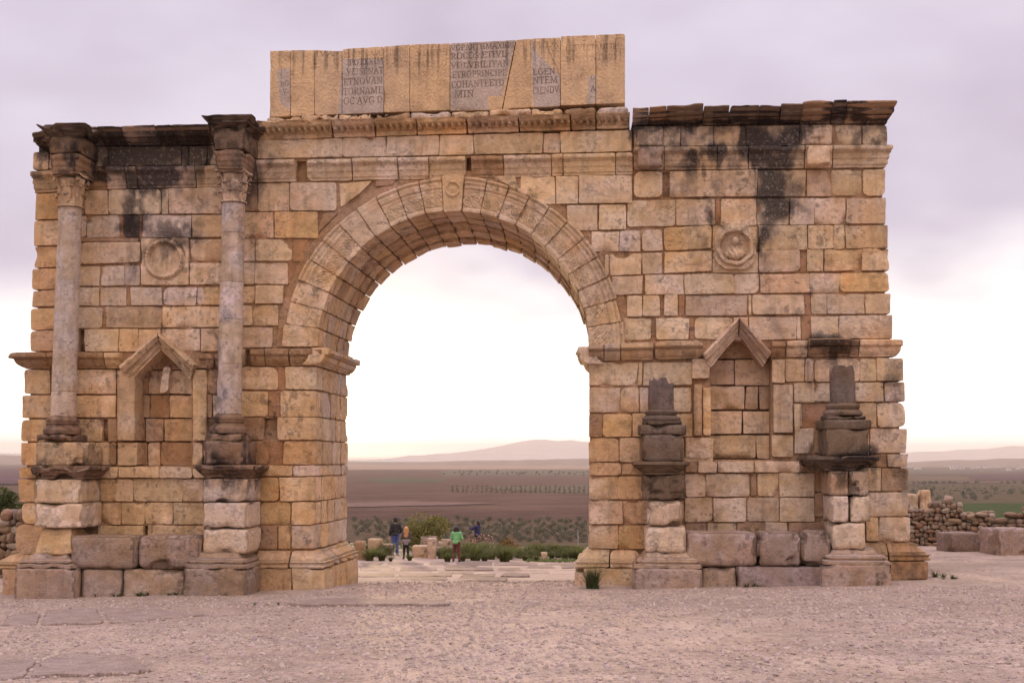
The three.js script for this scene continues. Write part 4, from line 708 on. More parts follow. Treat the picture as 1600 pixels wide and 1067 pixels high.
ridge('hills', 'low brown hills at the far edge of the plain', 8200, [[-4200, 717], [-2400, 711], [-1400, 715], [-500, 712], [0, 710], [60, 712], [300, 722], [545, 724], [640, 721], [760, 718.5], [920, 716], [1100, 720], [1400, 722], [1500, 718], [1600, 715.5], [1800, 712], [2100, 716], [2900, 712], [3700, 715], [4600, 717]], soil('far hills', 500, 0.27, 0.21, 0.165), 1300, 3);

// loose pebbles
{
  const base = new THREE.IcosahedronGeometry(1, 0), g = mergeVertices((base.deleteAttribute('uv'), base.deleteAttribute('normal'), base)); const p = g.attributes.position; for (let i = 0; i < p.count; i++) { const k = 0.75 + 0.5 * HASH[i * 7]; p.setXYZ(i, p.getX(i) * k, p.getY(i) * k * 0.6, p.getZ(i) * k); } const gg = g.toNonIndexed(); gg.computeVertexNormals();
  const N = 90000, m = new THREE.InstancedMesh(gg, new THREE.MeshStandardMaterial({ name: 'pebble', roughness: 0.95, color: 0xffffff }), N), M = new THREE.Matrix4(), q = new THREE.Quaternion(), e = new THREE.Euler(), col = new THREE.Color(), r = rng(5);
  let n = 0; while (n < N) {
    const z = 18.5 - Math.pow(r(), 0.8) * 21.5, d = 28.5 - z, x = 3.68 + d * (-0.5 + r() * 0.83); if (z < 1.5 && (Math.abs(x) > 3 || false)) { continue; } if (fbm(x * 0.35 + 4, z * 0.35 + 90, 256, 3) + r() * 0.45 < 0.58) { if (r() < 0.75) continue; }
    const s = 0.004 + Math.pow(r(), 8) * 0.034; M.compose(new THREE.Vector3(x, bumpy(x, z) + s * 0.2, z), q.setFromEuler(e.set(r() * 0.6, r() * 6, r() * 0.6)), new THREE.Vector3(s, s, s)); m.setMatrixAt(n, M);
    const k = 0.26 + r() * 0.19; col.setRGB(k, k * (0.74 + r() * 0.1), k * (0.62 + r() * 0.12)); m.setColorAt(n, col); n++;
  }
  m.name = 'gravel'; m.castShadow = m.receiveShadow = true; scene.add(tag(m, 'loose pinkish pebbles strewn over the ground before the arch', 'gravel', null, 'stuff'));
}
// paving: flat old slabs, pieces of the ground
const pavMat = new THREE.MeshPhysicalMaterial({ specularIntensity: 0.35, name: 'worn paving', map: gravelTex.clone(), bumpMap: bumpOf(1.2), bumpScale: 0.02, roughness: 0.8, vertexColors: true }); pavMat.map.repeat.set(0.6, 0.6); pavMat.map.needsUpdate = true;
const dullMat = new THREE.MeshPhysicalMaterial({ name: 'dusty paving', map: pavMat.map, bumpMap: pavMat.bumpMap, bumpScale: 0.02, roughness: 0.95, specularIntensity: 0.2, vertexColors: true });
const ground0 = scene.getObjectByName('gravel_ground');
function paver(pts, up, c, o = {}) {     // photograph corners: far left, far right, near right, near left
  const q = pts.map(([x, y]) => groundHit(x, y)), W = (q[0].distanceTo(q[1]) + q[3].distanceTo(q[2])) / 2, H = (q[0].distanceTo(q[3]) + q[1].distanceTo(q[2])) / 2;
  const g = stoneGeo((s, t, w, out) => { const u = s / W, v = t / H; out.set(mix(mix(q[3].x, q[2].x, u), mix(q[0].x, q[1].x, u), v), 0, mix(mix(q[3].z, q[2].z, u), mix(q[0].z, q[1].z, u), v)); out.y = gh(out.x, out.z) + up + w; }, W, H, { depth: 0.25, cell: 0.12, round: 0.12, wear: 0.03, rough: 0.012, bevel: 0.02, chip: 0.05, ...o, color: c });
  const u1 = g.attributes.uv1; for (let i = 0; i < u1.count; i++) u1.setXY(i, g.attributes.position.getX(i), g.attributes.position.getZ(i)); g.setAttribute('uv', u1.clone());
  mesh('paving_stone', g, o.mat ?? pavMat, ground0);
}
{
  const r = rng(77), lines = [879, 883.5, 887.5, 892, 896.5, 901.5, 907.5];
  for (let j = 0; j < lines.length - 1; j++) { let x = 556 + r() * 16 - j * 3; const end = j < 2 ? 905 : 880 - j * 22 - r() * 20; while (x < end) { const w = 34 + r() * 58, k = 0.6 + r() * 0.22; const J = () => (r() - 0.5) * 2.4, K = () => (r() - 0.5) * 9; if (r() > 0.1) paver([[x + 2 + K(), lines[j] + J() * 0.6], [x + w - 2 + K(), lines[j] + J() * 0.6], [x + w - 2 + K(), lines[j + 1] + J() * 0.5], [x + 1 + K(), lines[j + 1] + J() * 0.5]], 0.008 + r() * 0.022, [k, k * 0.95, k * 0.92], { round: 0.2 }); x += w + 2 + r() * 8; } }
  for (const [a, b] of [[[[505, 938], [690, 941], [712, 948], [430, 947]], 0.05], [[[70, 955], [150, 952], [165, 975], [62, 978]], 0.035], [[[152, 952], [245, 953], [330, 962], [170, 975]], 0.03], [[[10, 962], [64, 958], [58, 978], [0, 980]], 0.03], [[[70, 1030], [205, 1027], [245, 1052], [40, 1060]], 0.03], [[[-20, 1034], [64, 1031], [36, 1062], [-30, 1067]], 0.03]]) paver(a, b, [0.86, 0.86, 0.9], { round: 0.25, wear: 0.06, mat: dullMat });
}

// ------------------------------------------------------------------ rubble walls and loose blocks beside the arch
const rubbleMats = [[0.4, 0.27, 0.18], [0.33, 0.22, 0.16], [0.44, 0.31, 0.24], [0.27, 0.19, 0.15], [0.38, 0.22, 0.15], [0.48, 0.37, 0.3]].map((c, i) => new THREE.MeshStandardMaterial({ name: 'rubble stone', map: soilTex, bumpMap: grainTex, bumpScale: 0.02, color: new THREE.Color(c[0] * 1.9, c[1] * 1.95, c[2] * 1.75), roughness: 0.96 }));
const rubbleGeo = Array.from({ length: 10 }, (_, i) => { let g = new THREE.IcosahedronGeometry(0.62, 1); g.deleteAttribute('normal'); const uv = g.attributes.uv; const p = g.attributes.position; for (let k = 0; k < p.count; k++) { let x = p.getX(k), y = p.getY(k), z = p.getZ(k); const m = 0.5 / Math.max(Math.abs(x), Math.abs(y), Math.abs(z)), f = mix(1, m, 0.78) * (1 + 0.3 * fb3(x * 1.5 + i * 9, y * 1.5, z * 1.5)); p.setXYZ(k, clamp(x * f, -0.52, 0.52), clamp(y * f, -0.52, 0.52), clamp(z * f, -0.52, 0.52)); } g.computeVertexNormals(); return g; });
function rubbleWall(name, label, x0, x1, z0, z1, height, seed, sizeK = 1) {
  const r = rng(seed), t = group(name, null, [x0, gh(x0, z0), z0]); tag(t, label, 'rubble wall');
  const L = Math.hypot(x1 - x0, z1 - z0), dx = (x1 - x0) / L, dz = (z1 - z0) / L, ang = Math.atan2(-dz, dx); let n = 0, y = -0.15, course = 0;
  const lo = t.position.clone();
  while (y < 3) {
    const h = (0.14 + r() * 0.1) * sizeK; let s = -r() * 0.2; let any = false;
    while (s < L) {
      const w = (0.12 + r() * r() * 0.5) * sizeK, top = height((s + w / 2) / L) * (0.86 + r() * 0.2);
      if (y + h * 0.6 < top && n < 298) { any = true; for (const face of y + h * 1.6 > top ? [0, 1] : [0]) { const o = mesh('rubble_stone', rubbleGeo[Math.floor(r() * 10)], rubbleMats[Math.floor(r() * 6)], t); o.position.set((s + w / 2) * dx - face * 0.3 * -dz, gh(x0 + s * dx, z0 + s * dz) - lo.y + y + h / 2 + face * 0.02 + (r() - 0.5) * 0.07, (s + w / 2) * dz - face * 0.32 + (r() - 0.5) * 0.06); o.rotation.set((r() - 0.5) * 0.5, ang + (r() - 0.5) * 0.7, (r() - 0.5) * 0.55); o.scale.set(w * 1.08, h * (0.85 + r() * 0.5), 0.4 * sizeK); n++; } }
      s += w;
    }
    y += h; if (!any && course > 2) break; course++;
  }
  const sh = new THREE.Shape(); sh.moveTo(0, -0.4); for (let i = 0; i <= 20; i++) sh.lineTo(L * i / 20, Math.max(0.1, height(i / 20) - 0.22)); sh.lineTo(L, -0.4); const g = new THREE.ExtrudeGeometry(sh, { depth: 0.36, bevelEnabled: false }); g.rotateY(ang); const c = mesh('earth_core', g, soil('wall earth', 1, 0.14, 0.09, 0.06), t); c.position.z -= 0.42; return t;
}
const wallAt = (px, z) => P(px, 830, z).x;
const hAt = (px, py, z) => { const p = P(px, py, z); return p.y - gh(p.x, z); };
{
  const Z = -11, xa = wallAt(1395, Z), xb = wallAt(1640, Z + 1.2), L = [[1395, 788], [1425, 786], [1450, 783], [1480, 777], [1495, 780], [1508, 799], [1522, 806], [1560, 800], [1580, 792], [1600, 784], [1640, 778]].map(([a, b]) => [(wallAt(a, Z) - xa) / (xb - xa), hAt(a, b, Z)]);
  rubbleWall('rubble_wall', 'low broken rubble wall on the far right behind two cut blocks', xa, xb, Z, Z + 1.2, (f) => { let k = 0; while (k < L.length - 2 && L[k + 1][0] < f) k++; return mix(L[k][1], L[k + 1][1], clamp((f - L[k][0]) / (L[k + 1][0] - L[k][0]))); }, 31, 0.72);
  const Zl = -4.5; rubbleWall('rubble_wall', 'ruined rubble wall at the left edge beside the arch', wallAt(-120, Zl), wallAt(34, Zl), Zl, Zl, (f) => hAt(10, 797, Zl) * (0.75 + 0.25 * f) + 0.08 * Math.sin(f * 17), 44);
}
const safeHit = (x, y) => { for (let k = y; k < y + 14; k += 0.5) { const p = groundHit(x, k); if (p) return p; } throw new Error('no ground at ' + x + ' ' + y); };
function looseBlock(name, label, cat, px0, py0, px1, py1, deep, code, o = {}) {
  const b = o.z !== undefined ? ((q) => new THREE.Vector3(q.x, q.y, o.z))(P((px0 + px1) / 2, py1, o.z)) : safeHit((px0 + px1) / 2, py1), a = P(px0, py1, b.z), c = P(px1, py0, b.z), t = mesh(name, new THREE.BufferGeometry(), stoneMat); t.geometry = paint(boxUV(blockGeo(c.x - a.x, c.y - b.y + 0.06, deep, { round: 0.04, rough: 0.016, ...o })), tint(code === 'V2' ? 'V' : code).map((v) => v * (code === 'V2' ? 0.75 : 0.92))); t.position.set((a.x + c.x) / 2, b.y - 0.06, b.z - deep / 2); t.rotation.y = o.ry ?? 0; return tag(t, label, cat, o.group);
}
looseBlock('cut_stone', 'grey cut stone block standing before the rubble wall, left of a bigger block', 'stone block', 1478, 833, 1531, 863, 0.8, 'V2', { ry: 0.25 });
looseBlock('cut_stone', 'big cut stone block at the right edge before the rubble wall', 'stone block', 1550, 826, 1612, 868, 0.9, 'V', { ry: 0.3 });
looseBlock('upright_stone', 'thin pale upright stone slab at the corner of the arch and rubble wall', 'stone slab', 1423, 818, 1432, 852, 0.3, 'p');
looseBlock('pillar_stump', 'orange brown pillar stump standing above the rubble wall', 'pillar stump', 1440, 766, 1456, 840, 0.5, 'o', { z: -13 });
looseBlock('wall_fragment', 'grey wall fragment beside the orange pillar stump', 'stone block', 1417, 772, 1436, 840, 0.6, 'g', { z: -13 });

// ------------------------------------------------------------------ ruins and plants beyond the arch
const RG = 'tumbled stones beyond the arch';
looseBlock('ruin_block', 'pale low stone block left of the man in black, by the arch jamb', 'stone block', 574, 842, 596, 866, 0.6, 'v', { chip: 0.2 });
looseBlock('ruin_block', 'small worn stone just behind the man in black jacket', 'stone block', 597, 850, 612, 868, 0.5, 'l');
looseBlock('ruin_pillar', 'upright square stone pillar right of the blond woman', 'pillar stump', 667, 841, 680, 873, 0.45, 'v');
looseBlock('ruin_block', 'long ridged stone lying beside the blond woman', 'stone block', 643, 853, 667, 872, 0.7, 'v', { chip: 0.25 });
looseBlock('ruin_block', 'flat stone lying on top of the ruins behind the pillar', 'stone block', 655, 838, 682, 862, 0.9, 'l', { chip: 0.2 });
looseBlock('ruin_block', 'square brown stone between the pillar and the woman in green', 'stone block', 681, 855, 692, 868, 0.5, 'l');
looseBlock('ruin_block', 'pale broken stone heap behind the woman in green', 'stone block', 684, 843, 704, 866, 0.6, 'v', { chip: 0.4, round: 0.1 });
looseBlock('ruin_block', 'low flat stone right of the person in navy', 'stone block', 751, 853, 773, 866, 0.6, 'v');
looseBlock('ruin_block', 'small pale stone among the green plants near the right jamb', 'stone block', 845, 863, 855, 873, 0.4, 'p');
looseBlock('ruin_block', 'dark stone foot at the left jamb of the arch opening', 'stone block', 552, 846, 568, 874, 0.5, 'd');

function leafMat(name, r, g, b) { return new THREE.MeshPhysicalMaterial({ name, specularIntensity: 0.25, color: new THREE.Color(r, g, b), roughness: 0.85, transmission: 0.3, thickness: 0, side: THREE.DoubleSide, vertexColors: true }); }
// a bush of many small leaves on a few stems
function leaves(n, fn, size, r, flat = 0.5) {
  const p = [], c = [], v = new THREE.Vector3(), a = new THREE.Vector3(), b = new THREE.Vector3();
  for (let i = 0; i < n; i++) { fn(v, r); const s = size * (0.6 + r() * 0.8), th = r() * 6.28, ph = Math.acos(2 * r() - 1); a.set(Math.sin(ph) * Math.cos(th), Math.cos(ph), Math.sin(ph) * Math.sin(th)); b.set(r() - 0.5, r() - 0.5, r() - 0.5).cross(a).normalize(); a.multiplyScalar(s); b.multiplyScalar(s * flat); const k = 0.65 + r() * 0.7;
    p.push(v.x - a.x, v.y - a.y, v.z - a.z, v.x + b.x, v.y + b.y, v.z + b.z, v.x + a.x, v.y + a.y, v.z + a.z, v.x - a.x, v.y - a.y, v.z - a.z, v.x + a.x, v.y + a.y, v.z + a.z, v.x - b.x, v.y - b.y, v.z - b.z); for (let q = 0; q < 6; q++) c.push(k, k * (0.95 + r() * 0.1), k); }
  const g = new THREE.BufferGeometry(); g.setAttribute('position', new THREE.Float32BufferAttribute(p, 3)); g.setAttribute('color', new THREE.Float32BufferAttribute(c, 3)); g.computeVertexNormals(); return g;
}
const barkMat = new THREE.MeshStandardMaterial({ name: 'bark', color: new THREE.Color(0.09, 0.065, 0.05), roughness: 0.95 });
function limb(pts, r0, r1) { const g = new THREE.TubeGeometry(new THREE.CatmullRomCurve3(pts.map((q) => new THREE.Vector3(...q))), 8, 1, 6), p = g.attributes.position; const cv = new THREE.CatmullRomCurve3(pts.map((q) => new THREE.Vector3(...q))), c = new THREE.Vector3(); for (let i = 0; i < p.count; i++) { const t = Math.floor(i / 7) / 8; cv.getPointAt(t, c); const k = mix(r0, r1, t); p.setXYZ(i, c.x + (p.getX(i) - c.x) * k, c.y + (p.getY(i) - c.y) * k, c.z + (p.getZ(i) - c.z) * k); } g.computeVertexNormals(); g.deleteAttribute('uv'); return g; }
function clumped(w, h, d, k, seed) { const r = rng(seed), C = Array.from({ length: k }, () => { const a = r() * 6.28, q = Math.sqrt(r()) * 0.75; return [Math.cos(a) * q * w / 2, h * (0.25 + r() * 0.6) * (1 - 0.35 * q), Math.sin(a) * q * d / 2, 0.16 + r() * 0.16]; }); return (v, rr) => { const c = C[Math.floor(rr() * k)], R = c[3] * Math.min(w, h) * 1.25 * Math.cbrt(0.35 + 0.65 * rr()), th = rr() * 6.28, u = 2 * rr() - 1, s = Math.sqrt(1 - u * u); v.set(c[0] + R * s * Math.cos(th), Math.max(0.02, c[1] + R * u * 0.8), c[2] + R * s * Math.sin(th)); }; }
function bush(name, label, cat, pos, w, h, n, col, size, seed) {
  const t = group(name, null, [pos.x, pos.y, pos.z]); tag(t, label, cat); mesh('foliage', leaves(n, clumped(w, h, w * 0.8, 16, seed), size, rng(seed + 1)), leafMat('leaf', ...col), t);
  const st = []; const r = rng(seed + 2); for (let i = 0; i < 5; i++) st.push(limb([[0, -0.05, 0], [(r() - 0.5) * w * 0.3, h * 0.3, (r() - 0.5) * w * 0.3], [(r() - 0.5) * w * 0.7, h * 0.7, (r() - 0.5) * w * 0.6]], 0.03, 0.008)); mesh('stem', mergeGeometries(st), barkMat, t); return t;
}
{ const b = safeHit(652, 866); b.z -= 4; b.y = gh(b.x, b.z); const a = P(622, 850, b.z), c = P(690, 795, b.z); bush('bush', 'big rounded olive green bush behind the blond woman', 'bush', b, (c.x - a.x), c.y - b.y, 5200, [0.2, 0.185, 0.055], 0.06, 301);
  const zl = -9, q = P(4, 800, zl); bush('bush', 'dark green bush at the left edge above the rubble wall', 'bush', new THREE.Vector3(q.x, P(4, 815, zl).y, zl), 1.1, P(4, 752, zl).y - P(4, 815, zl).y, 2600, [0.075, 0.095, 0.03], 0.05, 311); }
// leafy clumps of long blades
function bladeClump(n, h, spread, seed, col, wide = 0.014) {
  const r = rng(seed), p = [], c = []; for (let i = 0; i < n; i++) { const a = r() * 6.28, L = h * (0.55 + r() * 0.6), out = spread * (0.2 + r() * 0.9), bx = Math.cos(a) * spread * 0.2 * r(), bz = Math.sin(a) * spread * 0.2 * r(), w = wide * (0.7 + r() * 0.6), sx = -Math.sin(a) * w, sz = Math.cos(a) * w, k = 0.6 + r() * 0.8; let px = bx, py = -0.03, pz = bz, pw = 1;
    for (let j = 1; j <= 4; j++) { const t = j / 4, x = bx + Math.cos(a) * out * t * t, y = L * (t - 0.28 * t * t), z = bz + Math.sin(a) * out * t * t, q = 1 - t * 0.92; p.push(px - sx * pw, py, pz - sz * pw, px + sx * pw, py, pz + sz * pw, x + sx * q, y, z + sz * q, px - sx * pw, py, pz - sz * pw, x + sx * q, y, z + sz * q, x - sx * q, y, z - sz * q); for (let m = 0; m < 6; m++) c.push(col[0] * k, col[1] * k, col[2] * k); px = x; py = y; pz = z; pw = q; } }
  const g = new THREE.BufferGeometry(); g.setAttribute('position', new THREE.Float32BufferAttribute(p, 3)); g.setAttribute('color', new THREE.Float32BufferAttribute(c, 3)); g.computeVertexNormals(); return g;
}
const grassMat = leafMat('blade', 1, 1, 1);
const clumpGeo = [1, 2, 3, 4].map((s) => bladeClump(230, 0.62, 0.75, 400 + s, [0.115, 0.125, 0.032], 0.016));
const clumpSpots = `566 872 1;577 876 1.1;588 870 1.2;596 876 1;604 868 1.1;570 866 .9;690 873 1.1;699 878 1.2;707 872 1;722 877 1.1;733 872 1.4;742 876 1.3;752 870 1.4;757 877 1.1;768 874 1.1;780 872 1.3;788 878 1.2;797 874 1.1;812 872 1;820 876 1.1;829 873 1.2;838 877 1;862 873 1.2;872 871 1.3;882 874 1.2;893 872 1.3;903 874 1.2;911 872 1.1;640 876 .6;610 877 .6;694 869 1;714 866 1.1;726 868 1.2;738 866 1.2;748 866 1.3;762 868 1.2;774 866 1.1;784 868 1.2;792 866 1.2;802 868 1.1;808 870 1;816 867 1.1;824 868 1.1;834 867 1.2;844 869 1;852 871 1.1;858 867 1.1;868 867 1.2;878 867 1.2;888 867 1.2;898 868 1.2;907 867 1.2;915 870 1.1;572 864 1;583 864 1.1;592 867 1;600 863 1`.split(';');
clumpSpots.forEach((s, i) => { const [x, y, k] = s.split(' ').map(Number), p = safeHit(x, y), o = mesh('leafy_clump', clumpGeo[i % 4], grassMat); o.position.copy(p); o.scale.setScalar(k * (0.55 + rnd() * 0.6)); o.rotation.y = rnd() * 6; tag(o, 'green clump of long leaves on the ground just beyond the arch', 'plant', 'green plant clumps beyond the arch'); });
{ const r = rng(12), gs = []; for (let i = 0; i < 260; i++) { const p = safeHit(822 + r() * 92, 875 + r() * 4); const g = bladeClump(16, 0.12, 0.1, 900 + i, [0.13, 0.17, 0.04], 0.01); g.translate(p.x, p.y, p.z); gs.push(g); } tag(mesh('grass', mergeGeometries(gs), grassMat), 'short bright green grass strip beyond the right jamb', 'grass', null, 'stuff'); }
{ const r = rng(17), gs = []; for (let i = 0; i < 520; i++) { const x = -32 + r() * 50, z = -31 - r() * 14; const g = bladeClump(14, 0.22 + r() * 0.2, 0.16, 1900 + i, r() < 0.3 ? [0.17, 0.13, 0.06] : [0.08, 0.11, 0.04], 0.012); g.translate(x, gh(x, z), z); gs.push(g); } tag(mesh('rough_grass', mergeGeometries(gs), grassMat), 'rough grass and weeds round the tumbled ruins', 'grass', null, 'stuff'); }
{ const p = safeHit(745, 870); p.z -= 1.2; p.y = gh(p.x, p.z); const t = group('flowering_plant', null, [p.x, p.y, p.z]); tag(t, 'plant with pale pink flower heads in front of the person in navy', 'flowering plant'); mesh('stem', bladeClump(40, 1.0, 0.55, 71, [0.12, 0.12, 0.06], 0.008), grassMat, t); mesh('flower', leaves(150, (v, r) => v.set((r() - 0.5) * 1.3, 0.55 + r() * 0.45, (r() - 0.5) * 0.7), 0.035, rng(72), 0.9), leafMat('petal', 0.5, 0.28, 0.22), t); }
bush('dry_bush', 'rust brown dry bush right of the person in navy', 'bush', (() => { const p = safeHit(785, 866); p.z -= 3; p.y = gh(p.x, p.z); return p; })(), 1.5, 0.75, 900, [0.2, 0.12, 0.03], 0.05, 331);
// weeds along the foot of the arch
const weed = (px, py, h, n, label, spread = 0.5) => { const p = safeHit(px, py), r = rng(Math.round(px)), gs = []; for (let i = 0; i < 5; i++) { const g = bladeClump(Math.round(n * 0.5), h * (0.5 + r() * 0.9), h * (0.5 + spread * 0.5), Math.round(px) + i, r() < 0.25 ? [0.15, 0.13, 0.06] : [0.075, 0.105, 0.035], 0.008); g.translate((r() - 0.5) * spread * 0.55, 0, (r() - 0.3) * 0.12); gs.push(g); } const o = mesh('weed', mergeGeometries(gs), grassMat); o.position.copy(p); tag(o, label, 'weed'); };
weed(925, 919, 0.52, 110, 'tall dark green weed growing against the foot of the right jamb', 0.3);
weed(1179, 917, 0.16, 30, 'small weed at the foot of the right bench, near its middle', 0.8); weed(1257, 913, 0.16, 34, 'small weed at the right end of the right bench', 0.9); weed(1328, 915, 0.14, 40, 'small weed at the foot of the far right pedestal', 1);
weed(1372, 914, 0.15, 50, 'low weed at the right corner of the far right pedestal', 1.4); weed(1412, 906, 0.16, 50, 'low weeds at the foot of the right end of the arch', 1.4); weed(1450, 903, 0.2, 60, 'bright green weed at the outer right corner of the arch', 1.6); weed(1470, 905, 0.12, 40, 'small green weed on the gravel just right of the arch', 1.6); weed(1538, 862, 0.36, 60, 'grass tuft between the two cut blocks on the right', 0.8);
weed(160, 931, 0.12, 30, 'low green weed at the foot of the left bench, left end', 1.6); weed(208, 931, 0.12, 36, 'low green weed at the middle of the left bench foot', 1.6); weed(262, 930, 0.1, 36, 'low green weed at the right end of the left bench foot', 1.8); weed(432, 946, 0.07, 26, 'tiny green weed beside the flat slab before the left jamb', 1.6);

// ------------------------------------------------------------------ olive groves on the plain
const oliveMat = [leafMat('olive leaf', 0.135, 0.125, 0.075), leafMat('olive leaf', 0.115, 0.108, 0.058)];
const crowns = [1, 2, 3].map((s) => leaves(420, clumped(5.2, 4.2, 5, 9, 500 + s), 0.3, rng(510 + s), 0.7)); crowns.forEach((g) => g.translate(0, 1.0, 0));
const oliveTrunk = mergeGeometries([limb([[0, -0.2, 0], [0.15, 0.8, 0.1], [0.1, 1.8, 0]], 0.28, 0.16), limb([[0.1, 1.5, 0], [0.9, 2.4, 0.3], [1.4, 3.2, 0.5]], 0.14, 0.05), limb([[0.1, 1.5, 0], [-0.8, 2.5, -0.3], [-1.2, 3.3, -0.2]], 0.14, 0.05)]);
const protos = crowns.map((g, i) => { const t = group('olive_tree'); mesh('crown', g, oliveMat[i % 2], t); mesh('trunk', oliveTrunk, barkMat, t); return tag(t, 'small grey-green olive tree in the grove on the plain seen through the arch', 'olive tree', 'olive trees of the grove seen through the arch'); });
let nOlive = 0; const rO = rng(8);
function olive(px, py, k, label, grp) { const p = PY(px, py, PL), o = nOlive < 3 ? protos[nOlive] : copyOf(protos[nOlive % 3]); nOlive++; o.position.set(p.x, PL, p.z); o.scale.set(k, k * (0.85 + rO() * 0.3), k); o.rotation.y = rO() * 6; if (label) { o.userData.label = label; o.userData.group = grp; } }
for (let j = 0; j < 7; j++) for (let i = 0; i < 24; i++) { const y = 818 + j * 5.4, x = 556 + i * 16 + (j % 2) * 8 + (rO() - 0.5) * 7; if (x > 915 || (x > 600 && x < 695 && j > 4) || (x < 690 && j > 3 && rO() < 0.4) || rO() < 0.06) continue; olive(x, y + (rO() - 0.5) * 2, 0.6 + rO() * 0.32); }
for (let i = 0; i < 30; i++) olive(1428 + rO() * 175, 766 + rO() * 20, 0.8 + rO() * 0.5, 'small dark tree scattered over the scrubland right of the arch', 'trees dotting the scrubland on the right');
{ const G = mergeGeometries([crowns[0]]), list = []; for (let j = 0; j < 4; j++) for (let i = 0; i < 34; i++) list.push([706 + i * 7.6 + rO() * 2.6, 761.5 + j * 2.9 + i * 0.05 + rO() * 0.5]); for (let i = 0; i < 150; i++) list.push([1425 + rO() * 180, 757 + Math.floor(rO() * 5) * 4 + rO()]); for (let i = 0; i < 60; i++) list.push([690 + rO() * 230, 738 + rO() * 6]);
  const m = new THREE.InstancedMesh(G, oliveMat[1], list.length), M = new THREE.Matrix4(); list.forEach(([x, y], i) => { const p = PY(x, y, PL); M.makeRotationY(rO() * 6); const k = y < 760 ? 0.9 + rO() * 0.5 : 0.45 + rO() * 0.25; M.scale(new THREE.Vector3(k, k, k)); M.setPosition(p.x, PL, p.z); m.setMatrixAt(i, M); }); m.name = 'orchard'; scene.add(tag(m, 'far rows of orchard trees across the plain', 'orchard', null, 'stuff')); }
for (const [px, h, s, w] of [[1428, 12, 61, 3.4], [1441, 11, 62, 1.6], [1456, 13, 63, 1.7], [1506, 9, 64, 1.8]]) { const p = PY(px, 778, PL), t = group('cypress_tree', null, [p.x, PL, p.z]); const H = h * p.distanceTo(EYE) / FOCAL; mesh('crown', leaves(420, (v, r) => { const u = r(), a = r() * 6.28, R = w * Math.sqrt(r()) * Math.sin(0.15 + u * 2.7) * 0.9; v.set(Math.cos(a) * R, 0.6 + u * H, Math.sin(a) * R); }, 0.5, rng(s)), leafMat('dark needle', 0.035, 0.042, 0.024), t); mesh('trunk', limb([[0, -0.2, 0], [0, H * 0.3, 0], [0, H * 0.6, 0]], 0.25, 0.1), barkMat, t); tag(t, ['broad dark tree standing nearest the right end of the arch', 'slim dark tree just left of the orange pillar stump', 'slim dark tree just right of the orange pillar stump', 'slim dark tree standing alone over the dip in the rubble wall'][s - 61], 'tree'); }
{ const b = safeHit(903, 862), t = mesh('marker_post', limb([[0, -0.2, 0], [0.01, 0.6, 0], [0, hAt(903, 828, b.z), 0]], 0.035, 0.03), new THREE.MeshStandardMaterial({ color: new THREE.Color(0.3, 0.27, 0.24), roughness: 0.7 })); t.position.copy(b); tag(t, 'thin grey post beyond the arch near the right jamb', 'post'); }
// far village
{
  const white = new THREE.MeshStandardMaterial({ name: 'whitewash', color: new THREE.Color(0.55, 0.5, 0.46), roughness: 0.9 }), dark = new THREE.MeshStandardMaterial({ name: 'window', color: new THREE.Color(0.05, 0.05, 0.06), roughness: 0.3 }), tile = new THREE.MeshStandardMaterial({ name: 'roof', color: new THREE.Color(0.42, 0.34, 0.3), roughness: 0.9 });
  const bx = (w, h, d, x, y, z) => { const g = new THREE.BoxGeometry(w, h, d); g.translate(x, y, z); return g; };
  const proto = group('village_house'); mesh('wall', bx(12, 7, 9, 0, 3.5, 0), white, proto); mesh('roof', bx(12.6, 0.6, 9.6, 0, 7.3, 0), tile, proto); for (const x of [-3.6, 3.6]) for (const y of [2.2, 5.3]) mesh('window', bx(1.3, 1.5, 0.2, x, y, 4.55), dark, proto); mesh('door', bx(1.4, 2.4, 0.2, 0, 1.2, 4.55), dark, proto);
  tag(proto, 'tiny white house of the far village on the right horizon', 'house', 'houses of the far village right of the arch');
  let n = 0; const r = rng(3); for (const s of `1423 728 1.3;1425 724 1;1432 731 1;1437 731 1.2;1487 727 1.2;1490 731 1.5;1494 726 1.4;1497 731 1.8;1501 731 1.6;1505 730 1.2;1508 726 1.5;1519 730 1;1524 729 1;1530 729 1.3;1541 729 1.5;1548 728 1.2;1552 728 1.3;1558 728 1.2;1563 728 1.1;1577 733 1.1;1592 731 1;1598 729 1.5;1599 723 1.6`.split(';')) { const [x, y, k] = s.split(' ').map(Number), p = PY(x, y + 3, PL), o = n ? copyOf(proto) : proto; n++; o.position.set(p.x, PL, p.z); o.scale.set(k * 1.15, k * 1.3, k); o.rotation.y = (r() - 0.5); o.updateMatrix(); }
  for (const [x, y] of [[817, 722], [854, 723], [858, 724], [889, 724]]) { const p = PY(x, y + 3, PL), o = copyOf(proto, 'tiny pale house on the far plain seen through the arch'); o.userData.group = 'far houses seen through the arch'; o.position.set(p.x, PL, p.z); o.scale.setScalar(1.3); }
}

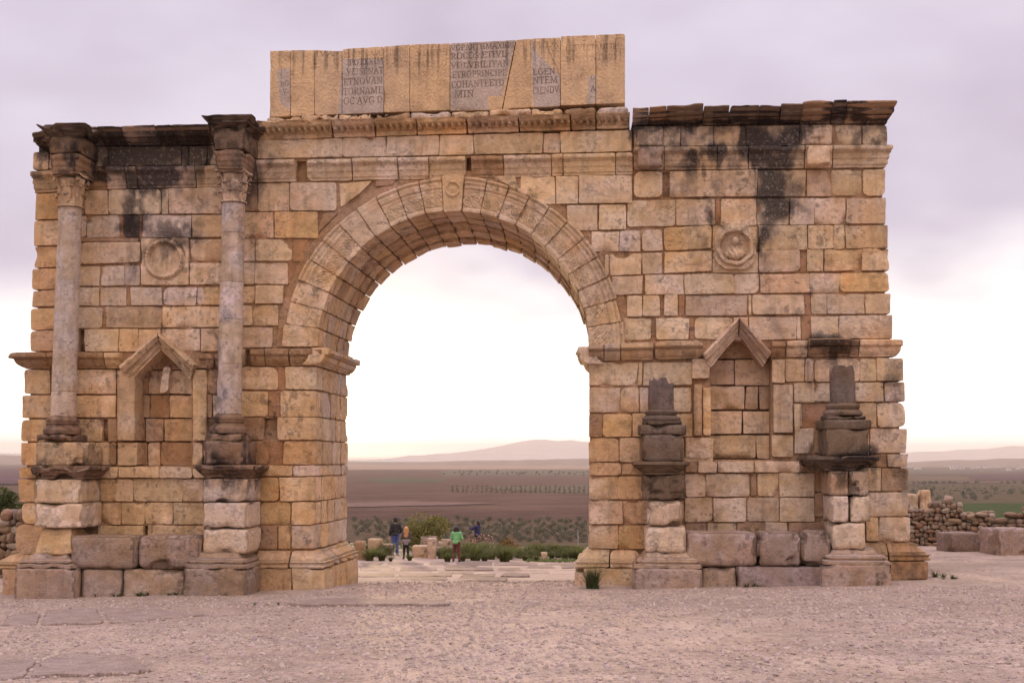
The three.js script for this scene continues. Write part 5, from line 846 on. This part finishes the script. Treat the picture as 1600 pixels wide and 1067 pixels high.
// ------------------------------------------------------------------ people beyond the arch
const seg = (p, a, b, ra, rb) => { const bx = b[0] - a[0], by = b[1] - a[1], bz = b[2] - a[2], px = p[0] - a[0], py = p[1] - a[1], pz = p[2] - a[2], t = clamp((px * bx + py * by + pz * bz) / (bx * bx + by * by + bz * bz + 1e-9)); return Math.hypot(px - bx * t, py - by * t, pz - bz * t) - (ra + (rb - ra) * t); };
const smin = (a, b, k) => { const h = Math.max(0, k - Math.abs(a - b)) / k; return Math.min(a, b) - h * h * k * 0.25; };
function field3(f, lo, hi, cell) {
  const half = Math.max(hi[0] - lo[0], hi[1] - lo[1], hi[2] - lo[2]) / 2 + cell * 2, N = Math.min(120, Math.ceil(2 * half / cell)), c = lo.map((v, i) => (v + hi[i]) / 2), mc = new MarchingCubes(N, mortarMat, false, false, 60000), h = N / 2, p = [0, 0, 0];
  for (let k = 0; k < N; k++) for (let j = 0; j < N; j++) for (let i = 0; i < N; i++) { p[0] = c[0] + (i - h) / h * half; p[1] = c[1] + (j - h) / h * half; p[2] = c[2] + (k - h) / h * half; const out = p[0] < lo[0] - cell || p[0] > hi[0] + cell || p[1] < lo[1] - cell || p[1] > hi[1] + cell || p[2] < lo[2] - cell || p[2] > hi[2] + cell; mc.field[i + j * N + k * N * N] = out ? -1 : -f(p); }
  mc.isolation = 0; mc.update(); const n = mc.count, g = new THREE.BufferGeometry(), q = new Float32Array(n * 3); for (let i = 0; i < n; i++) for (let a = 0; a < 3; a++) q[i * 3 + a] = c[a] + mc.positionArray[i * 3 + a] * half; g.setAttribute('position', new THREE.BufferAttribute(q, 3)); g.setAttribute('normal', new THREE.BufferAttribute(Float32Array.from(mc.normalArray.subarray(0, n * 3)), 3)); return g;
}
const plainMat = (name, r, g, b, ro = 0.85) => new THREE.MeshStandardMaterial({ name, color: new THREE.Color(r, g, b), roughness: ro });
const skin = plainMat('skin', 0.5, 0.3, 0.22, 0.6);
function hand(w, dir, side) {           // palm, four unequal bent fingers, a thumb from the side of the palm
  const d = new THREE.Vector3(...dir).normalize(), u = new THREE.Vector3(side, 0.15, 0.25).cross(d).normalize(), s = new THREE.Vector3().crossVectors(d, u).normalize(), at = (a, b, c) => [w[0] + d.x * a + s.x * b + u.x * c, w[1] + d.y * a + s.y * b + u.y * c, w[2] + d.z * a + s.z * b + u.z * c], B = [];
  for (let i = 0; i < 4; i++) { const o = (i - 1.5) * 0.02, L = [0.07, 0.08, 0.075, 0.058][i]; B.push([at(0.0, o * 0.7, 0), at(0.085, o, 0), 0.017, 0.014], [at(0.085, o, 0), at(0.085 + L * 0.5, o * 1.1, 0.012), 0.0095, 0.009], [at(0.085 + L * 0.5, o * 1.1, 0.012), at(0.085 + L * 0.92, o * 1.1, 0.036), 0.009, 0.0075]); }
  B.push([at(0.025, -0.03, 0.005), at(0.062, -0.058, 0.018), 0.014, 0.011], [at(0.062, -0.058, 0.018), at(0.095, -0.06, 0.032), 0.0105, 0.009]); return B;
}
function person(label, feet, H, turn, o) {
  const t = group('person', null, [feet.x, feet.y, feet.z]); t.rotation.y = turn; t.scale.setScalar(H / 1.75); tag(t, label, 'person');
  const st = o.stance ?? 0.1, sh = 0.185 * (o.narrow ?? 1), L = o.left, R = o.right, hp = [[-0.09, 0.93, 0], [0.09, 0.93, 0]], kn = [[-st, 0.5, 0.02], [st, 0.5, 0.03]], an = [[-st - 0.02, 0.085, -0.02], [st + 0.02, 0.085, 0]];
  const torso = [[[-0.08, 0.95, 0], [0.08, 0.95, 0], 0.115, 0.115], [[0, 0.98, 0], [0, 1.16, 0.005], 0.118, 0.115], [[-0.06, 1.16, 0], [-0.09, 1.34, 0], 0.1, 0.1], [[0.06, 1.16, 0], [0.09, 1.34, 0], 0.1, 0.1], [[-sh + 0.03, 1.4, -0.01], [sh - 0.03, 1.4, -0.01], 0.075, 0.075]];
  const arms = [[[-sh, 1.4, -0.01], L[0], 0.055, 0.043], [L[0], L[1], 0.042, 0.03], [[sh, 1.4, -0.01], R[0], 0.055, 0.043], [R[0], R[1], 0.042, 0.03]];
  const legs = [0, 1].flatMap((i) => [[hp[i], kn[i], 0.092, 0.06], [kn[i], an[i], 0.058, 0.038]]), feetB = [0, 1].map((i) => [[an[i][0], 0.045, an[i][2] - 0.03], [an[i][0] + (i ? 0.03 : -0.03), 0.035, an[i][2] + 0.16], 0.045, 0.036]);
  const hd = [0, 1.62, 0.015], head = [[[0, 1.42, -0.01], [0, 1.54, 0], 0.056, 0.052], [[0, 1.645, 0.005], [0, 1.6, 0.03], 0.098, 0.075], [[0, 1.6, 0.03], [0, 1.555, 0.06], 0.07, 0.035], [[0, 1.625, 0.1], [0, 1.6, 0.128], 0.012, 0.016], [[-0.095, 1.63, 0], [-0.1, 1.6, 0], 0.02, 0.014], [[0.095, 1.63, 0], [0.1, 1.6, 0], 0.02, 0.014]];
  const un = (B, k, gr = 0) => (p) => { let d = 9; for (const b of B) d = smin(d, seg(p, b[0], b[1], b[2] + gr, b[3] + gr), k); return d; };
  const all = un([...torso, ...arms, ...legs, ...feetB], 0.05), lo = [-0.5, -0.02, -0.45], hi = [0.5, 1.8, 0.45];
  const parts = [field3(all, lo, hi, 0.018), field3((p) => { let d = un(head, 0.02)(p); for (const s of [-1, 1]) d = Math.max(d, 0.016 - Math.hypot(p[0] - s * 0.036, p[1] - 1.637, p[2] - 0.104)); d = Math.max(d, 0.006 - Math.max(Math.abs(p[0]) - 0.022, Math.abs(p[1] - 1.572) * 2.2, Math.abs(p[2] - 0.1) - 0.03)); return d; }, [-0.14, 1.4, -0.14], [0.14, 1.78, 0.16], 0.006)];
  const dirOf = (a, b) => b.map((v, i) => v - a[i]); [[L, -1], [R, 1]].forEach(([A, s]) => { const B = hand(A[1], dirOf(A[0], A[1]), s), w = A[1]; parts.push(field3(un(B, 0.008), w.map((v) => v - 0.2), w.map((v) => v + 0.2), 0.0042)); });
  mesh('body', mergeGeometries(parts), skin, t);
  const hem = o.hem ?? 0.9, jac = un([...torso, ...arms], 0.05, 0.02); mesh('jacket', field3((p) => Math.max(jac(p) - 0.008 * n3(p[0] * 14, p[1] * 10, p[2] * 14), hem - p[1], p[1] - 1.5, seg(p, [0, 1.44, 0], [0, 1.7, 0], 0.05, 0.05) * -1 + 0.0), lo, hi, 0.017), o.jacket, t);
  const tr = un([...legs, torso[0]], 0.04, 0.016); mesh('trousers', field3((p) => Math.max(tr(p) - 0.006 * n3(p[0] * 12, p[1] * 14, p[2] * 12), 0.07 - p[1], p[1] - 1.02), lo, hi, 0.017), o.trousers, t);
  mesh('shoes', field3((p) => Math.max(un(feetB, 0.03, 0.012)(p), p[1] - 0.11, -p[1] - 0.004), [-0.35, -0.02, -0.2], [0.35, 0.16, 0.4], 0.012), o.shoes ?? plainMat('shoe leather', 0.03, 0.025, 0.022), t);
  mesh('hair', field3((p) => { let d = seg(p, [0, 1.665, -0.012], [0, 1.63, -0.02], 0.112, 0.11) - 0.006 * n3(p[0] * 30, p[1] * 9, p[2] * 30); for (const b of o.locks ?? []) d = smin(d, seg(p, ...b) - 0.01 * n3(p[0] * 28, p[1] * 5, p[2] * 28), 0.04); return Math.max(d, Math.min(p[2] - 0.055, 9) > 0 && p[1] < 1.69 ? p[2] - 0.055 : -1); }, [-0.25, 1.0, -0.25], [0.25, 1.8, 0.2], 0.012), o.hair, t);
  return t;
}
const at = (px, py) => safeHit(px, py), hOf = (p, px, py) => P(px, py, p.z).y - p.y;
{
  let f = at(617, 867), t = person('person in black jacket, blue jeans and dark cap with a hand on the hip', f, hOf(f, 617, 809), Math.PI + 0.5, { left: [[-0.3, 1.15, -0.05], [-0.2, 0.98, 0.08]], right: [[0.25, 1.12, -0.02], [0.26, 0.88, 0.06]], jacket: plainMat('black jacket', 0.018, 0.015, 0.015), trousers: plainMat('blue denim', 0.06, 0.085, 0.24), hair: plainMat('dark hair', 0.03, 0.02, 0.015), shoes: plainMat('grey shoe', 0.3, 0.28, 0.27) });
  const cap = mesh('cap', mergeGeometries([new THREE.SphereGeometry(0.122, 20, 10, 0, 6.3, 0, 1.45), (() => { const g = new THREE.CylinderGeometry(0.09, 0.095, 0.012, 20); g.scale(1, 1, 1.1); g.translate(0, 0.012, 0.11); return g; })()]), plainMat('cap cloth', 0.03, 0.02, 0.02), t); cap.position.set(0, 1.665, -0.008);
  f = at(634, 873.5); t = person('person with long blond hair, grey top and a jacket tied round the waist', f, hOf(f, 634, 823), Math.PI + 0.15, { narrow: 0.92, left: [[-0.25, 1.14, 0.0], [-0.2, 0.95, 0.16]], right: [[0.25, 1.14, 0.0], [0.2, 0.95, 0.16]], jacket: plainMat('grey knit', 0.07, 0.055, 0.048), trousers: plainMat('black cloth', 0.015, 0.013, 0.013), hair: plainMat('blond hair', 0.42, 0.2, 0.07, 0.5), locks: [[[0, 1.62, -0.07], [0, 1.22, -0.13], 0.11, 0.07], [[-0.08, 1.6, -0.04], [-0.1, 1.28, -0.09], 0.06, 0.04], [[0.08, 1.6, -0.04], [0.1, 1.26, -0.09], 0.06, 0.04]] });
  mesh('tied_jacket', field3((p) => Math.max(smin(seg(p, [-0.1, 1.0, 0], [0.1, 1.0, 0], 0.155, 0.155), seg(p, [0, 0.98, -0.1], [0, 0.8, -0.12], 0.13, 0.12), 0.05) - 0.012 * n3(p[0] * 16, p[1] * 12, p[2] * 16), p[1] - 1.07, 0.78 - p[1]), [-0.35, 0.7, -0.35], [0.35, 1.1, 0.3], 0.014), plainMat('grey fleece', 0.2, 0.17, 0.165), t);
  f = at(713, 877.5); person('person in green jacket and dark red trousers with short dark hair seen from behind', f, hOf(f, 711, 822), Math.PI - 0.1, { stance: 0.13, left: [[-0.27, 1.14, 0.03], [-0.14, 1.12, 0.25]], right: [[0.27, 1.14, 0.03], [0.14, 1.14, 0.25]], hem: 0.86, jacket: plainMat('green jacket', 0.17, 0.42, 0.17), trousers: plainMat('dark red cloth', 0.12, 0.028, 0.022), hair: plainMat('dark hair', 0.022, 0.014, 0.012, 0.5), locks: [[[-0.06, 1.63, -0.03], [-0.08, 1.52, -0.04], 0.09, 0.07], [[0.06, 1.63, -0.03], [0.08, 1.52, -0.04], 0.09, 0.07]] });
  f = at(735, 868); f.z -= 3; f.y = gh(f.x, f.z); person('person in navy top with one arm held out, half hidden by plants', f, 1.62, -Math.PI / 2 - 0.4, { left: [[-0.24, 1.16, 0.04], [-0.16, 1.12, 0.26]], right: [[0.2, 1.28, 0.22], [0.12, 1.32, 0.46]], jacket: plainMat('navy top', 0.025, 0.025, 0.075), trousers: plainMat('dark cloth', 0.03, 0.025, 0.025), hair: plainMat('brown hair', 0.035, 0.02, 0.014, 0.5), locks: [[[0, 1.62, -0.06], [0, 1.5, -0.08], 0.09, 0.06]] });
}

renderer.render(scene, camera);
